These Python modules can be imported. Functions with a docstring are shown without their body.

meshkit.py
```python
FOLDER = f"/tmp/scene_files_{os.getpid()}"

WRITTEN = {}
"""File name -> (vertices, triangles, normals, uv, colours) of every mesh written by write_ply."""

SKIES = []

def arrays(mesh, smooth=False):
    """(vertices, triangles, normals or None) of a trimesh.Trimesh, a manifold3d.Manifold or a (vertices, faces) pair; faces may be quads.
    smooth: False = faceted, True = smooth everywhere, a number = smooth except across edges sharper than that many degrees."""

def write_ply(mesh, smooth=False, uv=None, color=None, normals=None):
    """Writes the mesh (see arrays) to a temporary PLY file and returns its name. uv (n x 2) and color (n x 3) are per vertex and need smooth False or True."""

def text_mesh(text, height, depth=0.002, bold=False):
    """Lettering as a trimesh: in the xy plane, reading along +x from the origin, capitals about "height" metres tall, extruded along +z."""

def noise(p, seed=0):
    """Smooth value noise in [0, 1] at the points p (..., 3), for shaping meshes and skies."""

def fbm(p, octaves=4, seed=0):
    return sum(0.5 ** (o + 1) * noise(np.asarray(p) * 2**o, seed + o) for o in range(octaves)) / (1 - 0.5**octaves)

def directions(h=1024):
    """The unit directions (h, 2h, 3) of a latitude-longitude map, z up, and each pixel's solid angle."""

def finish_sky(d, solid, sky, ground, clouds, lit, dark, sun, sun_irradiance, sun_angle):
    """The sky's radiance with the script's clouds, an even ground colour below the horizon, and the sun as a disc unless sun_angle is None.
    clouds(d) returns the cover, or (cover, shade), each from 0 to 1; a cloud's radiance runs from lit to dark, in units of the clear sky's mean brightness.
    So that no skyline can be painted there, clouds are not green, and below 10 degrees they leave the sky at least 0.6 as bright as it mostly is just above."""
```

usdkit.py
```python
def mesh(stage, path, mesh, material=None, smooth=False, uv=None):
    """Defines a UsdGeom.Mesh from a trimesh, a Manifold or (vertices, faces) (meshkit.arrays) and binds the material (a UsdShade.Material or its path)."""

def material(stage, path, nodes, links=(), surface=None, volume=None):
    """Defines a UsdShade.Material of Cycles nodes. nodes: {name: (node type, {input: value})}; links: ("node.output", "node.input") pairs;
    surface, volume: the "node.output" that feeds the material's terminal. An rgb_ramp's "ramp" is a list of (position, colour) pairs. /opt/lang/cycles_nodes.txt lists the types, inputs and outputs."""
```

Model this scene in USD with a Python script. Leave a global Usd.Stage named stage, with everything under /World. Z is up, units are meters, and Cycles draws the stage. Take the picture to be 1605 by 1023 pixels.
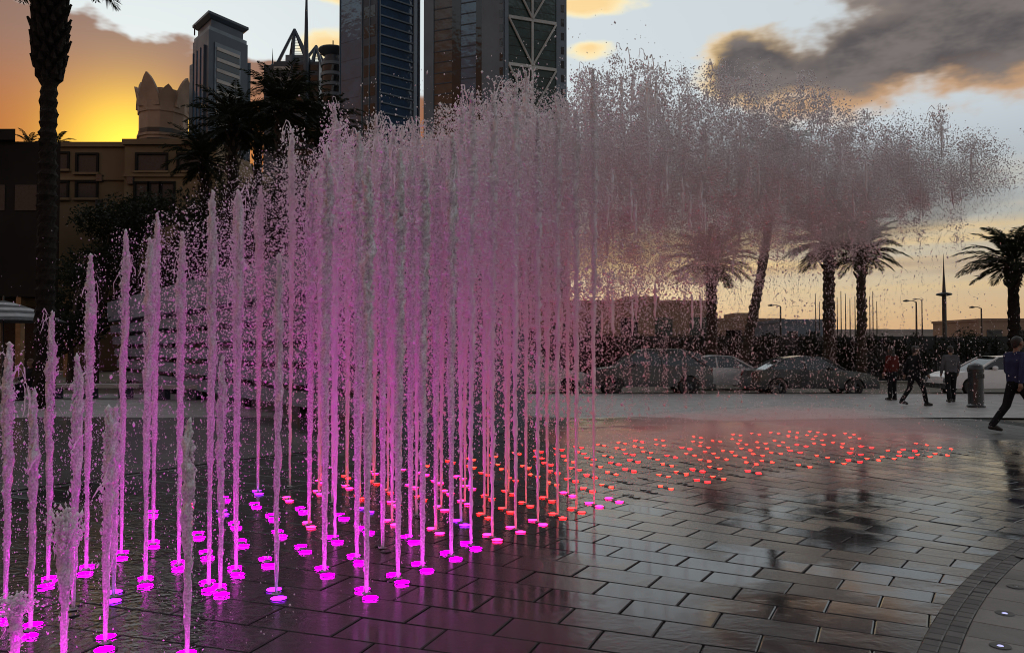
import math, random, numpy as np, trimesh, usdkit, meshkit
from pxr import Usd, UsdGeom, UsdLux, UsdShade, Gf, Sdf, Vt

stage = Usd.Stage.CreateInMemory()
UsdGeom.Xform.Define(stage, '/World')
UsdGeom.SetStageUpAxis(stage, 'Z')

# ------------------------------------------------------------------ camera
FPX, CX, HY, CAMH = 1260.0, 802.5, 547.0, 1.6          # focal length and horizon in photo pixels (1605 x 1023)
PITCH = math.atan((HY - 511.5) / FPX)
cam = UsdGeom.Camera.Define(stage, '/World/camera')
cam.CreateHorizontalApertureAttr(36.0)
cam.CreateFocalLengthAttr(36.0 * FPX / 1605)
cam.CreateClippingRangeAttr((0.05, 5000.0))
cam.AddTranslateOp().Set((0, 0, CAMH))
cam.AddRotateXOp().Set(90 + math.degrees(PITCH))
cam.CreateExposureAttr(0.0)


class Ref:
    """One output of a node, with arithmetic; G builds a material's node graph out of them."""
    def __init__(s, g, name): s.g, s.name = g, name
    def __add__(s, o): return s.g.m('add', s, o)
    def __radd__(s, o): return s.g.m('add', o, s)
    def __sub__(s, o): return s.g.m('subtract', s, o)
    def __rsub__(s, o): return s.g.m('subtract', o, s)
    def __mul__(s, o): return s.g.m('multiply', s, o)
    def __rmul__(s, o): return s.g.m('multiply', o, s)
    def __truediv__(s, o): return s.g.m('divide', s, o)


class G:
    def __init__(s): s.nodes, s.links, s.k = {}, [], 0
    def n(s, kind, out, **inp):
        s.k += 1
        name = f'n{s.k}'
        vals = {}
        for a, b in inp.items():
            if isinstance(b, Ref): s.links.append((b.name, f'{name}.{a}'))
            else: vals[a] = b
        s.nodes[name] = (kind, vals)
        return Ref(s, f'{name}.{out}')
    def out(s, ref, out): return Ref(s, ref.name.split('.')[0] + '.' + out)
    def m(s, op, a, b=0.0, c=0.0, clamp=False): return s.n('math', 'value', math_type=op, value1=a, value2=b, value3=c, use_clamp=clamp)
    def ss(s, x, a, b): return s.n('map_range', 'result', range_type='smoothstep', value=x, from_min=a, from_max=b, to_min=0.0, to_max=1.0)
    def lin(s, x, a, b, c=0.0, d=1.0): return s.n('map_range', 'result', range_type='linear', value=x, from_min=a, from_max=b, to_min=c, to_max=d, clamp=True)
    def mix(s, f, a, b, blend='mix'): return s.n('mix_color', 'result', blend_type=blend, fac=f, a=a, b=b)
    def xyz(s, x, y, z): return s.n('combine_xyz', 'vector', x=x, y=y, z=z)
    def noise(s, vec, scale, detail=4.0, rough=0.55, dist=0.0, out='fac'): return s.n('noise_texture', out, dimensions='3D', vector=vec, scale=scale, detail=detail, roughness=rough, distortion=dist)
    def mat(s, path, surface=None, volume=None):
        return usdkit.material(stage, path, s.nodes, s.links, surface=surface.name if surface else None, volume=volume.name if volume else None)


# ------------------------------------------------------------------ sky (low sun behind the buildings on the left) with clouds
SUN_EL, SUN_AZ = math.radians(12.0), math.radians(-25.3)       # azimuth = atan2(x, y)
SUN = np.array([math.sin(SUN_AZ) * math.cos(SUN_EL), math.cos(SUN_AZ) * math.cos(SUN_EL), math.sin(SUN_EL)])


def sky_material():
    g = G()
    d = g.n('texture_coordinate', 'generated')
    s = g.n('separate_xyz', 'x', vector=d)
    x, y, z = s, g.out(s, 'y'), g.out(s, 'z')
    u = g.m('degrees', g.m('arctan2', x, y))                  # azimuth from the view's axis
    v = g.m('degrees', g.m('arcsine', z))                     # elevation
    p = g.xyz(u * 0.10, v * 0.17, 3.7)
    wob = g.noise(p, 1.0, 4.0, 0.6)                           # broad shapes
    fin = g.noise(g.xyz(u * 0.05, v * 0.12, 9.1), 3.6, 4.0, 0.62)
    puff = (wob - 0.5) * 4.0 + (fin - 0.5) * 1.8

    def blob(u0, v0, ru, rv):                                 # 1 at a cloud's middle, 0 at its rim, negative beyond
        a, b = (u - u0) / ru, (v - v0) / rv
        return 1.0 - g.m('sqrt', a * a + b * b)
    sund = g.m('degrees', g.m('arccosine', g.n('vector_math', 'value', math_type='dot_product', vector1=d, vector2=tuple(SUN))))
    near_sun = g.m('exponent', sund * -0.075)
    base = g.n('sky_texture', 'color', sky_type='single_scattering', sun_disc=False, sun_elevation=SUN_EL, sun_rotation=SUN_AZ, aerosol_density=1.0, air_density=1.0)
    K = 1.0 / 0.1                                             # clouds are given in display terms; the dome's strength is 0.1
    sky = base
    # warm dusty air low over the horizon
    low = g.m('exponent', g.m('maximum', v, 0.0) * -0.16)
    sky = g.mix(low * 0.85, sky, g.mix(g.ss(sund, 75.0, 130.0), (0.72 * K, 0.40 * K, 0.215 * K), (0.30 * K, 0.29 * K, 0.32 * K)))
    band = g.ss(v, 13.5, 6.5) * g.ss(v, 2.0, 7.0)
    streak = g.noise(g.xyz(u * 0.02, v * 0.55, 1.3), 1.0, 2.0, 0.6)
    sky = g.mix(band * g.ss(streak, 0.42, 0.66) * 0.75, sky, (0.92 * K, 0.62 * K, 0.24 * K))
    grey = g.ss(v, 9.0, 5.0) * g.ss(v, 0.5, 3.0)
    sky = g.mix(grey * g.ss(g.noise(g.xyz(u * 0.03, v * 0.7, 5.3), 1.0, 2.0, 0.6), 0.5, 0.7) * 0.5, sky, (0.36 * K, 0.22 * K, 0.15 * K))
    # pale veil brightening the open sky, raised overhead and behind to light the water
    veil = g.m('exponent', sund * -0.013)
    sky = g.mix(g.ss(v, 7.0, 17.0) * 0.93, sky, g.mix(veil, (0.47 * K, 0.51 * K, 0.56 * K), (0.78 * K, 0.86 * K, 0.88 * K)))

    def layer(sky, den, lit, core, rim, full=0.5, soft=0.10, amount=1.0):
        col = g.mix(g.ss(den, 0.02, full), rim, core)
        col = g.mix(near_sun, col, lit)
        return g.mix(g.ss(den, 0.0, soft) * amount, sky, col)
    C = lambda r, gg, b: (r * K, gg * K, b * K)
    # other cloud all round, above the frame and behind the camera
    other = g.ss(v, 24.0, 34.0) * 0.5 + g.m('multiply', g.ss(g.m('absolute', u), 50.0, 80.0), 0.45)
    high = g.noise(g.n('vector_math', 'vector', math_type='multiply', vector1=d, vector2=(1.0, 1.0, 2.2)), 2.6, 3.0, 0.58)
    sky = layer(sky, (high - 0.50) * 2.0 + other - 0.5, C(0.8, 0.45, 0.2), C(0.11, 0.105, 0.115), C(0.32, 0.27, 0.25), 0.5, 0.25)
    # orange bank over the left horizon, its top ragged
    top = g.lin(u, -40.0, 0.0, 21.8, 18.2)
    den = g.m('minimum', (top - v) * 0.30, (1.0 - u) * 0.12) + puff * 0.6
    bankcol = g.mix(g.ss(v, 20.5, 13.0), C(0.36, 0.235, 0.19), C(0.56, 0.195, 0.06))
    bankcol = g.mix(g.ss(sund, 5.0, 14.0) * 0.55, bankcol, C(0.24, 0.115, 0.07))
    glow = g.m('exponent', g.m('power', sund / 3.9, 2.0) * -1.0)
    bankcol = g.mix(glow, bankcol, C(1.7, 1.15, 0.12))
    sky = g.mix(g.ss(den, 0.0, 0.28), sky, bankcol)
    # dark cloud on the right with gilded rims
    dk = g.mix(g.ss(fin + wob * 0.6, 0.62, 1.0), C(0.095, 0.085, 0.090), C(0.20, 0.175, 0.168))
    den = g.m('maximum', blob(28.5, 18.4, 16.0, 3.3), blob(37.0, 21.8, 15.0, 5.6))
    den = g.m('maximum', den, blob(17.0, 18.9, 5.0, 2.4)) + puff * 0.55
    under = g.ss(v + (fin - 0.5) * 5.0, 17.8, 16.2)
    rim = g.mix(g.ss(u, 22.0, 13.0), C(0.36, 0.29, 0.24), C(0.95, 0.64, 0.27))
    col = g.mix(g.ss(den, 0.08, 0.55), rim, dk)
    col = g.mix(under * g.ss(den, 1.1, 0.25) * 0.6, col, C(0.74, 0.42, 0.20))
    sky = g.mix(g.ss(den, -0.05, 0.36), sky, col)
    # small gilded puffs
    den = g.m('maximum', g.m('maximum', blob(5.6, 20.6, 2.4, 0.9), blob(5.0, 23.3, 4.2, 1.0)), g.m('maximum', blob(-13.0, 20.4, 3.4, 1.5), blob(-12.5, 23.6, 4.5, 0.9))) + puff * 0.5
    sky = g.mix(g.ss(den, 0.0, 0.4), sky, g.mix(g.ss(den, 0.1, 0.7), C(1.0, 0.90, 0.58), C(0.98, 0.70, 0.34)))
    den = blob(-19.6, 23.9, 4.2, 1.3) + puff * 0.5
    sky = g.mix(g.ss(den, 0.0, 0.5), sky, C(0.36, 0.24, 0.22))
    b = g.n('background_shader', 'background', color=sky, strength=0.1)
    return g.mat('/World/Looks/sky', surface=b)


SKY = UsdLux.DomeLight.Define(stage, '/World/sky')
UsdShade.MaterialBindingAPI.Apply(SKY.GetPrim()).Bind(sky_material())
sun = UsdLux.DistantLight.Define(stage, '/World/sun')
sun.CreateNormalizeAttr(True); sun.CreateIntensityAttr(0.4); sun.CreateAngleAttr(3.0); sun.CreateColorAttr(Gf.Vec3f(1.0, 0.62, 0.34))
sun.AddRotateZOp().Set(-math.degrees(SUN_AZ)); sun.AddRotateXOp().Set(-(90 - math.degrees(SUN_EL)))

# ------------------------------------------------------------------ helpers
CEN = np.array([10.6, 0.4])                                   # the round plaza's centre
UPV = np.array([0, -math.sin(PITCH), math.cos(PITCH)])
FWD = np.array([0, math.cos(PITCH), math.sin(PITCH)])


def at(px, py, Y):
    """The point of the world that stands at photo pixel (px, py), Y metres ahead."""
    d = FWD + np.array([(px - CX) / FPX, 0, 0]) + UPV * ((511.5 - py) / FPX)
    return np.array([0, 0, CAMH]) + d * (Y / d[1])


def on_ground(px, py, z=0.0):
    d = FWD + np.array([(px - CX) / FPX, 0, 0]) + UPV * ((511.5 - py) / FPX)
    return np.array([0, 0, CAMH]) + d * ((z - CAMH) / d[2])


def project(p):
    q = np.asarray(p, float) - np.array([0, 0, CAMH])
    dep = q @ FWD
    dep = np.where(dep < 0.05, np.nan, dep)
    return np.stack([CX + FPX * q[..., 0] / dep, 511.5 - FPX * (q @ UPV) / dep], -1)


CEN2 = np.array([14.5, -4.0])                                 # the centre of the pale kerb's arc


def polar(R, th, c=CEN):
    a = np.radians(th)
    return np.stack([c[0] + R * np.cos(a), c[1] + R * np.sin(a)], -1)


USED = {}


def path(name, parent=None):
    base = (str(parent.GetPath()) if parent is not None else '/World') + '/' + name
    k = USED.get(base, -1) + 1
    USED[base] = k
    return base if k == 0 else f'{base}_{k:03d}'


def tag(prim, label=None, cat=None, group=None, kind=None):
    for a, b in (('label', label), ('category', cat), ('group', group), ('kind', kind)):
        if b: prim.SetCustomDataByKey(a, b)
    return prim


def mesh(name, geo, mat, parent=None, smooth=False, **data):
    p = path(name, parent)
    prim = usdkit.mesh(stage, p, geo, MAT[mat], smooth=smooth).GetPrim()
    return tag(prim, **data)


def thing(name, loc=(0, 0, 0), rz=0.0, **data):
    x = UsdGeom.Xform.Define(stage, path(name))
    x.AddTranslateOp().Set(Gf.Vec3d(*map(float, loc)))
    if rz: x.AddRotateZOp().Set(float(rz))
    return tag(x.GetPrim(), **data)


def klass(name):
    return stage.CreateClassPrim('/World/' + name)


def copy_of(cls, name, loc, rz=0.0, scale=(1, 1, 1), **data):
    x = UsdGeom.Xform.Define(stage, path(name))
    x.AddTranslateOp().Set(Gf.Vec3d(*map(float, loc)))
    x.AddRotateZOp().Set(float(rz))
    if tuple(scale) != (1, 1, 1): x.AddScaleOp().Set(Gf.Vec3f(*map(float, scale)))
    prim = x.GetPrim()
    prim.GetReferences().AddInternalReference(cls.GetPath())
    prim.SetInstanceable(True)
    return tag(prim, **data)


def cat(parts):
    vs, fs, n = [], [], 0
    for v, f in parts:
        v, f = np.asarray(v, float), np.asarray(f, int)
        if f.shape[1] == 4: f = np.vstack([f[:, [0, 1, 2]], f[:, [0, 2, 3]]])
        vs.append(v); fs.append(f + n); n += len(v)
    return np.vstack(vs), np.vstack(fs)


BOXF = np.array([[0, 3, 2, 1], [4, 5, 6, 7], [0, 1, 5, 4], [1, 2, 6, 5], [2, 3, 7, 6], [3, 0, 4, 7]])


def box(x0, x1, y0, y1, z0, z1):
    v = np.array([[x0, y0, z0], [x1, y0, z0], [x1, y1, z0], [x0, y1, z0], [x0, y0, z1], [x1, y0, z1], [x1, y1, z1], [x0, y1, z1]], float)
    return v, BOXF


def prism(base, z0, z1, top=None):
    """Prism over a plan polygon (counter-clockwise); top: another polygon of as many points."""
    base = np.asarray(base, float); top = base if top is None else np.asarray(top, float); n = len(base)
    v = np.vstack([np.c_[base, np.full(n, z0)], np.c_[top, np.full(n, z1)]])
    f = []
    for i in range(n):
        j = (i + 1) % n
        f += [[i, j, n + j], [i, n + j, n + i]]
    for i in range(1, n - 1): f += [[0, i + 1, i], [n, n + i, n + i + 1]]
    return v, np.array(f)


def slab(p0, p1, z0, z1, thick, out):
    """A board over the plan line p0-p1, thick metres deep towards the side 'out' (a plan unit vector)."""
    p0, p1, out = map(lambda a: np.asarray(a, float)[:2], (p0, p1, out))
    q = [p0, p1, p1 + out * thick, p0 + out * thick]
    a = sum(q[i][0] * q[(i + 1) % 4][1] - q[(i + 1) % 4][0] * q[i][1] for i in range(4))
    return prism(q if a > 0 else q[::-1], z0, z1)


def tube(pts, radii, n=6, cap=True):
    pts = np.asarray(pts, float); k = len(pts)
    r = np.broadcast_to(np.asarray(radii, float), (k,))
    t = np.gradient(pts, axis=0); t /= np.maximum(np.linalg.norm(t, axis=1, keepdims=True), 1e-9)
    ref = np.where(np.abs(t[:, 2:3]) > 0.9, [[1.0, 0, 0]], [[0, 0, 1.0]])
    a = np.cross(t, ref); a /= np.linalg.norm(a, axis=1, keepdims=True); b = np.cross(t, a)
    ang = np.arange(n) / n * 2 * np.pi
    v = (pts[:, None] + r[:, None, None] * (a[:, None] * np.cos(ang)[:, None] + b[:, None] * np.sin(ang)[:, None])).reshape(-1, 3)
    f = [[i * n + j, i * n + (j + 1) % n, (i + 1) * n + (j + 1) % n, (i + 1) * n + j] for i in range(k - 1) for j in range(n)]
    f = np.array(f)[:, ::-1]
    f = np.vstack([f[:, [0, 1, 2]], f[:, [0, 2, 3]]])
    if cap:
        v = np.vstack([v, pts[:1], pts[-1:]]); c0, c1 = k * n, k * n + 1; e = (k - 1) * n
        f = np.vstack([f, [[c0, j, (j + 1) % n] for j in range(n)], [[c1, e + (j + 1) % n, e + j] for j in range(n)]])
    return v, f


def lathe(prof, n=20, at=(0, 0, 0)):
    """Surface of revolution about z; prof: (radius, z) from bottom to top."""
    prof = np.asarray(prof, float); k = len(prof); ang = np.arange(n) / n * 2 * np.pi
    v = np.stack([prof[:, :1] * np.cos(ang), prof[:, :1] * np.sin(ang), np.repeat(prof[:, 1:], n, 1)], -1).reshape(-1, 3) + np.asarray(at)
    f = [[i * n + j, i * n + (j + 1) % n, (i + 1) * n + (j + 1) % n, (i + 1) * n + j] for i in range(k - 1) for j in range(n)]
    return v, np.array(f)


def disc(r, z, n=16, at=(0, 0)):
    ang = np.arange(n) / n * 2 * np.pi
    v = np.vstack([[at[0], at[1], z], np.c_[at[0] + r * np.cos(ang), at[1] + r * np.sin(ang), np.full(n, z)]])
    return v, np.array([[0, 1 + j, 1 + (j + 1) % n] for j in range(n)])


def ring_sheet(R0, R1, t0, t1, z, n=64, c=CEN):
    th = np.linspace(t0, t1, n + 1)
    a, b = polar(R0, th, c), polar(R1, th, c)
    v = np.vstack([np.c_[a, np.full(n + 1, z)], np.c_[b, np.full(n + 1, z)]])
    i = np.arange(n)
    f = np.stack([i, n + 1 + i, n + 2 + i, i + 1], 1)
    return v, f


def rot(v, rz, loc=(0, 0, 0)):
    c, s = math.cos(math.radians(rz)), math.sin(math.radians(rz))
    v = np.asarray(v)
    return np.c_[v[:, 0] * c - v[:, 1] * s, v[:, 0] * s + v[:, 1] * c, v[:, 2]] + np.asarray(loc)


ORD = ['first', 'second', 'third', 'fourth', 'fifth', 'sixth', 'seventh', 'eighth', 'ninth', 'tenth', 'eleventh', 'twelfth', 'thirteenth', 'fourteenth', 'fifteenth', 'sixteenth', 'seventeenth', 'eighteenth', 'nineteenth', 'twentieth']


def nth(i):
    """1 -> first, 21 -> twenty-first ..."""
    if i <= 20: return ORD[i - 1]
    tens = {2: 'twenty', 3: 'thirty', 4: 'forty', 5: 'fifty'}[i // 10]
    return {2: 'twentieth', 3: 'thirtieth', 4: 'fortieth', 5: 'fiftieth'}[i // 10] if i % 10 == 0 else f'{tens}-{ORD[i % 10 - 1]}'


# ------------------------------------------------------------------ materials
MAT = {}


def simple(name, col, rough=0.6, var=0.25, scale=3.0, metal=0.0, spec=0.5, bump=0.0, bscale=40.0, rand=0.0, coat=0.0):
    """A principled material whose colour and gloss wander with noise; rand: variation from piece to piece."""
    g = G()
    p = g.n('geometry', 'position')
    n = g.noise(p, scale, 5.0, 0.6)
    f = g.lin(n, 0.3, 0.7, 1 - var, 1 + var)
    if rand:
        r = g.n('object_info', 'random')
        f = f * g.lin(r, 0.0, 1.0, 1 - rand, 1 + rand)
    c = g.mix(1.0, tuple(col), g.xyz(f, f, f), 'multiply')
    kw = dict(base_color=c, roughness=g.lin(g.noise(p, scale * 2.3, 3.0), 0.3, 0.7, rough * 0.8, min(1.0, rough * 1.2)), metallic=metal, specular_ior_level=spec)
    if coat: kw.update(coat_weight=coat, coat_roughness=0.05)
    if bump:
        kw['normal'] = g.n('bump', 'normal', height=g.noise(p, bscale, 4.0) * bump, distance=1.0, strength=1.0)
    MAT[name] = g.mat('/World/Looks/' + name, surface=g.n('principled_bsdf', 'BSDF', **kw))


def glassy(name, col, rough=0.06, metal=0.0, spec=0.8, wave=0.0015):
    """Dark coated facade glass: mirrors the sky, slightly wavy from pane to pane."""
    g = G()
    p = g.n('geometry', 'position')
    f = g.lin(g.noise(p, 0.22, 3.0), 0.3, 0.7, 0.6, 1.4)
    c = g.mix(1.0, tuple(col), g.xyz(f, f, f), 'multiply')
    nb = g.n('bump', 'normal', height=g.noise(p, 0.35, 2.0) * wave * 40, distance=1.0, strength=1.0)
    MAT[name] = g.mat('/World/Looks/' + name, surface=g.n('principled_bsdf', 'BSDF', base_color=c, roughness=rough, metallic=metal, specular_ior_level=spec, normal=nb))


def emit(name, col, strength):
    g = G()
    MAT[name] = g.mat('/World/Looks/' + name, surface=g.n('emission', 'emission', color=tuple(col), strength=strength))


def wet_mask(g, x, y, p):
    """1 where the spray has wetted the ground: this side of the promenade, and short of the far right."""
    w = (g.noise(p, 0.8, 5.0, 0.6) - 0.5) * 2.2
    a = 19.1 - y + w
    b = ((4.5 - x) * 0.73 + (18.7 - y) * 0.683) + w
    return g.ss(g.m('minimum', a, b), -0.25, 0.35)


def paving(name, dry, wet, jets=True, rand=0.22, rough_dry=0.55, bricks=None, wetall=None, rough_wet=0.045):
    """Stone: dark and mirror-like under a film of water, pale and dull where dry; ripples where the fountain's drops land."""
    g = G()
    p = g.n('geometry', 'position')
    s = g.n('separate_xyz', 'x', vector=p)
    x, y = s, g.out(s, 'y')
    dx, dy = x - float(CEN[0]), y - float(CEN[1])
    R = g.m('sqrt', dx * dx + dy * dy)
    w = wet_mask(g, x, y, p) if wetall is None else g.m('multiply', wetall, g.ss(g.noise(p, 1.1, 4.0, 0.6), 0.25, 0.5))
    ri = g.n('geometry', 'random_per_island')
    ro = g.n('object_info', 'random')
    tone = g.lin(g.noise(p, 2.1, 6.0, 0.65), 0.25, 0.75, 0.65, 1.35) * g.lin(g.m('fraction', ri + ro), 0.0, 1.0, 1 - rand, 1 + rand)
    grain = g.lin(g.noise(p, 160.0, 2.0), 0.2, 0.8, 0.75, 1.25)
    if bricks:
        bt = g.n('brick_texture', 'fac', vector=p, scale=1.0, brick_width=bricks[0], row_height=bricks[1], mortar_size=0.012, mortar_smooth=0.2)
        tone = tone * (1.0 - bt * 0.45)
    t = tone * grain
    c = g.mix(w, g.mix(1.0, tuple(dry), g.xyz(t, t, t), 'multiply'), g.mix(1.0, tuple(wet), g.xyz(t, t, t), 'multiply'))
    # film of water: deep enough to mirror in the puddles, thin and rough between them
    pud = g.ss(g.noise(p, 0.9, 5.0, 0.62) + g.lin(ro, 0.0, 1.0, -0.11, 0.11), 0.40, 0.58)
    rw = g.lin(pud, 0.0, 1.0, rough_wet * 2.2, rough_wet)
    if jets: rw = rw * g.lin(R, 11.8, 12.8, 1.0, 0.55)
    rough = g.n('mix_float', 'result', fac=w, a=rough_dry, b=rw)
    h = g.noise(p, 230.0, 2.0) * 0.0005 + g.noise(p, 22.0, 4.0) * 0.0016
    h = h * (1.0 - pud * w * 0.85)
    if jets:
        infall = g.ss(R, 12.0, 12.9) * g.ss(R, 18.0, 16.6)
        h = h + g.noise(p, 17.0, 2.0, 0.5, 0.6) * 0.0045 * infall + g.noise(p, 46.0, 2.0) * 0.0016 * infall
        h = h + g.noise(p, 5.0, 2.0) * 0.0007
    nb = g.n('bump', 'normal', height=h, distance=1.0, strength=1.0)
    MAT[name] = g.mat('/World/Looks/' + name, surface=g.n('principled_bsdf', 'BSDF', base_color=c, roughness=rough, specular_ior_level=g.lin(w, 0.0, 1.0, 0.4, 0.62), normal=nb))


def foam(name, col, trans=0.58, clear=0.3, grain=True):
    """Aerated water: scatters light forward and back, lets some straight through, with a wet gloss."""
    g = G()
    if grain:
        n = g.noise(g.n('texture_coordinate', 'object'), 75.0, 2.0)
        f = g.lin(n, 0.3, 0.7, 0.55, 1.2)
        col = g.mix(1.0, tuple(col), g.xyz(f, f, f), 'multiply')
    a = g.n('mix_closure', 'closure', fac=trans, closure1=g.n('diffuse_bsdf', 'BSDF', color=col), closure2=g.n('translucent_bsdf', 'BSDF', color=col))
    s = g.n('mix_closure', 'closure', fac=0.16, closure1=a, closure2=g.n('glossy_bsdf', 'BSDF', color=(0.95, 0.95, 0.95), roughness=0.07))
    if clear: s = g.n('mix_closure', 'closure', fac=clear, closure1=s, closure2=g.n('transparent_bsdf', 'BSDF', color=(1.0, 1.0, 1.0)))
    MAT[name] = g.mat('/World/Looks/' + name, surface=s)


def leafy(name, col, rand=0.4, trans=0.25):
    g = G()
    r = g.n('geometry', 'random_per_island')
    f = g.lin(r, 0.0, 1.0, 1 - rand, 1 + rand)
    c = g.mix(1.0, tuple(col), g.xyz(f, f, f), 'multiply')
    a = g.n('principled_bsdf', 'BSDF', base_color=c, roughness=0.6, specular_ior_level=0.15)
    MAT[name] = g.mat('/World/Looks/' + name, surface=g.n('mix_closure', 'closure', fac=trans, closure1=a, closure2=g.n('translucent_bsdf', 'BSDF', color=c)))


paving('wet_paver', (0.09, 0.088, 0.087), (0.021, 0.0205, 0.021))
paving('promenade_stone', (0.31, 0.295, 0.29), (0.075, 0.07, 0.07), jets=False, bricks=(0.9, 0.45), rough_dry=0.5, rough_wet=0.09)
paving('kerb_stone', (0.20, 0.19, 0.18), (0.10, 0.095, 0.09), jets=False, wetall=0.35, rough_dry=0.5, rough_wet=0.16)
paving('sett_stone', (0.075, 0.071, 0.069), (0.040, 0.038, 0.038), jets=False, wetall=0.4, rough_dry=0.55, rough_wet=0.2)
simple('joint_bed', (0.012, 0.012, 0.012), 0.8, bump=0.004)
simple('asphalt', (0.045, 0.045, 0.046), 0.6, bump=0.004, bscale=90)
simple('earth', (0.16, 0.14, 0.11), 0.9, scale=0.2)
simple('dark_steel', (0.05, 0.05, 0.052), 0.35, metal=0.8)
simple('steel', (0.30, 0.30, 0.31), 0.3, metal=0.9)
simple('black_paint', (0.010, 0.010, 0.011), 0.5, spec=0.2)
simple('fence_panel', (0.016, 0.017, 0.020), 0.55, rand=0.25, scale=0.8)
simple('pale_concrete', (0.32, 0.31, 0.30), 0.65, scale=0.12, bump=0.003)
simple('grey_cladding', (0.095, 0.13, 0.165), 0.45, scale=0.08)
simple('dark_cladding', (0.022, 0.036, 0.056), 0.4, scale=0.08)
simple('tan_stone', (0.14, 0.09, 0.045), 0.75, scale=0.15, bump=0.003, bscale=6)
simple('brown_stone', (0.26, 0.18, 0.13), 0.75, scale=0.1)
simple('dark_render', (0.013, 0.011, 0.010), 0.8, spec=0.15, scale=0.2)  # near black: the shade on the arcade is put into this colour
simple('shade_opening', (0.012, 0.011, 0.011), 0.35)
simple('bronze_trim', (0.20, 0.12, 0.06), 0.45, metal=0.4)
simple('bracing', (0.36, 0.38, 0.38), 0.4, scale=0.1)
simple('slat', (0.17, 0.205, 0.265), 0.5, scale=0.5)
simple('white_cloth', (0.26, 0.26, 0.27), 0.8)
simple('dark_cloth', (0.03, 0.03, 0.035), 0.85)
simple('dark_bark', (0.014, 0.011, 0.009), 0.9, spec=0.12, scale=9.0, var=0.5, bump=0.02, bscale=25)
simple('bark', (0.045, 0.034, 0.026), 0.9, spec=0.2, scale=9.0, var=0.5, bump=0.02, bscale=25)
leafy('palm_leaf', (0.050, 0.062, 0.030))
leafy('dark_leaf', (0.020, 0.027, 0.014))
glassy('blue_glass', (0.008, 0.026, 0.062), spec=0.9)
glassy('grey_glass', (0.022, 0.062, 0.115), spec=0.9)
glassy('brown_glass', (0.050, 0.036, 0.028), spec=0.6, rough=0.12)
glassy('green_glass', (0.010, 0.028, 0.026), spec=0.6, rough=0.10)
glassy('black_glass', (0.006, 0.007, 0.008), spec=0.6)
for nm, c in (('silver', (0.42, 0.43, 0.44)), ('white', (0.70, 0.71, 0.72)), ('charcoal', (0.040, 0.040, 0.044)), ('black', (0.014, 0.014, 0.016)), ('maroon', (0.08, 0.012, 0.012))):
    simple(nm + '_paint', c, 0.28, var=0.06, metal=0.25 if nm == 'silver' else 0.0, coat=0.5)
simple('rubber', (0.02, 0.02, 0.02), 0.8)
simple('rim_metal', (0.10, 0.10, 0.11), 0.4, metal=0.9)
simple('red_lens', (0.10, 0.008, 0.008), 0.2)
simple('clear_lens', (0.10, 0.10, 0.11), 0.1)
simple('skin', (0.19, 0.105, 0.07), 0.5, var=0.08)
simple('hair', (0.015, 0.011, 0.009), 0.55, scale=60, var=0.5)
simple('auburn_hair', (0.12, 0.05, 0.03), 0.55, scale=60, var=0.5)
simple('navy_cloth', (0.030, 0.036, 0.085), 0.85, scale=8, spec=0.1)
simple('black_cloth', (0.012, 0.012, 0.014), 0.85, scale=8, spec=0.1)
simple('red_cloth', (0.085, 0.018, 0.015), 0.85, scale=8, spec=0.1)
simple('grey_cloth', (0.09, 0.09, 0.10), 0.85, scale=8, spec=0.1)
simple('blue_cloth', (0.05, 0.07, 0.13), 0.85, scale=8, spec=0.1)
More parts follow.
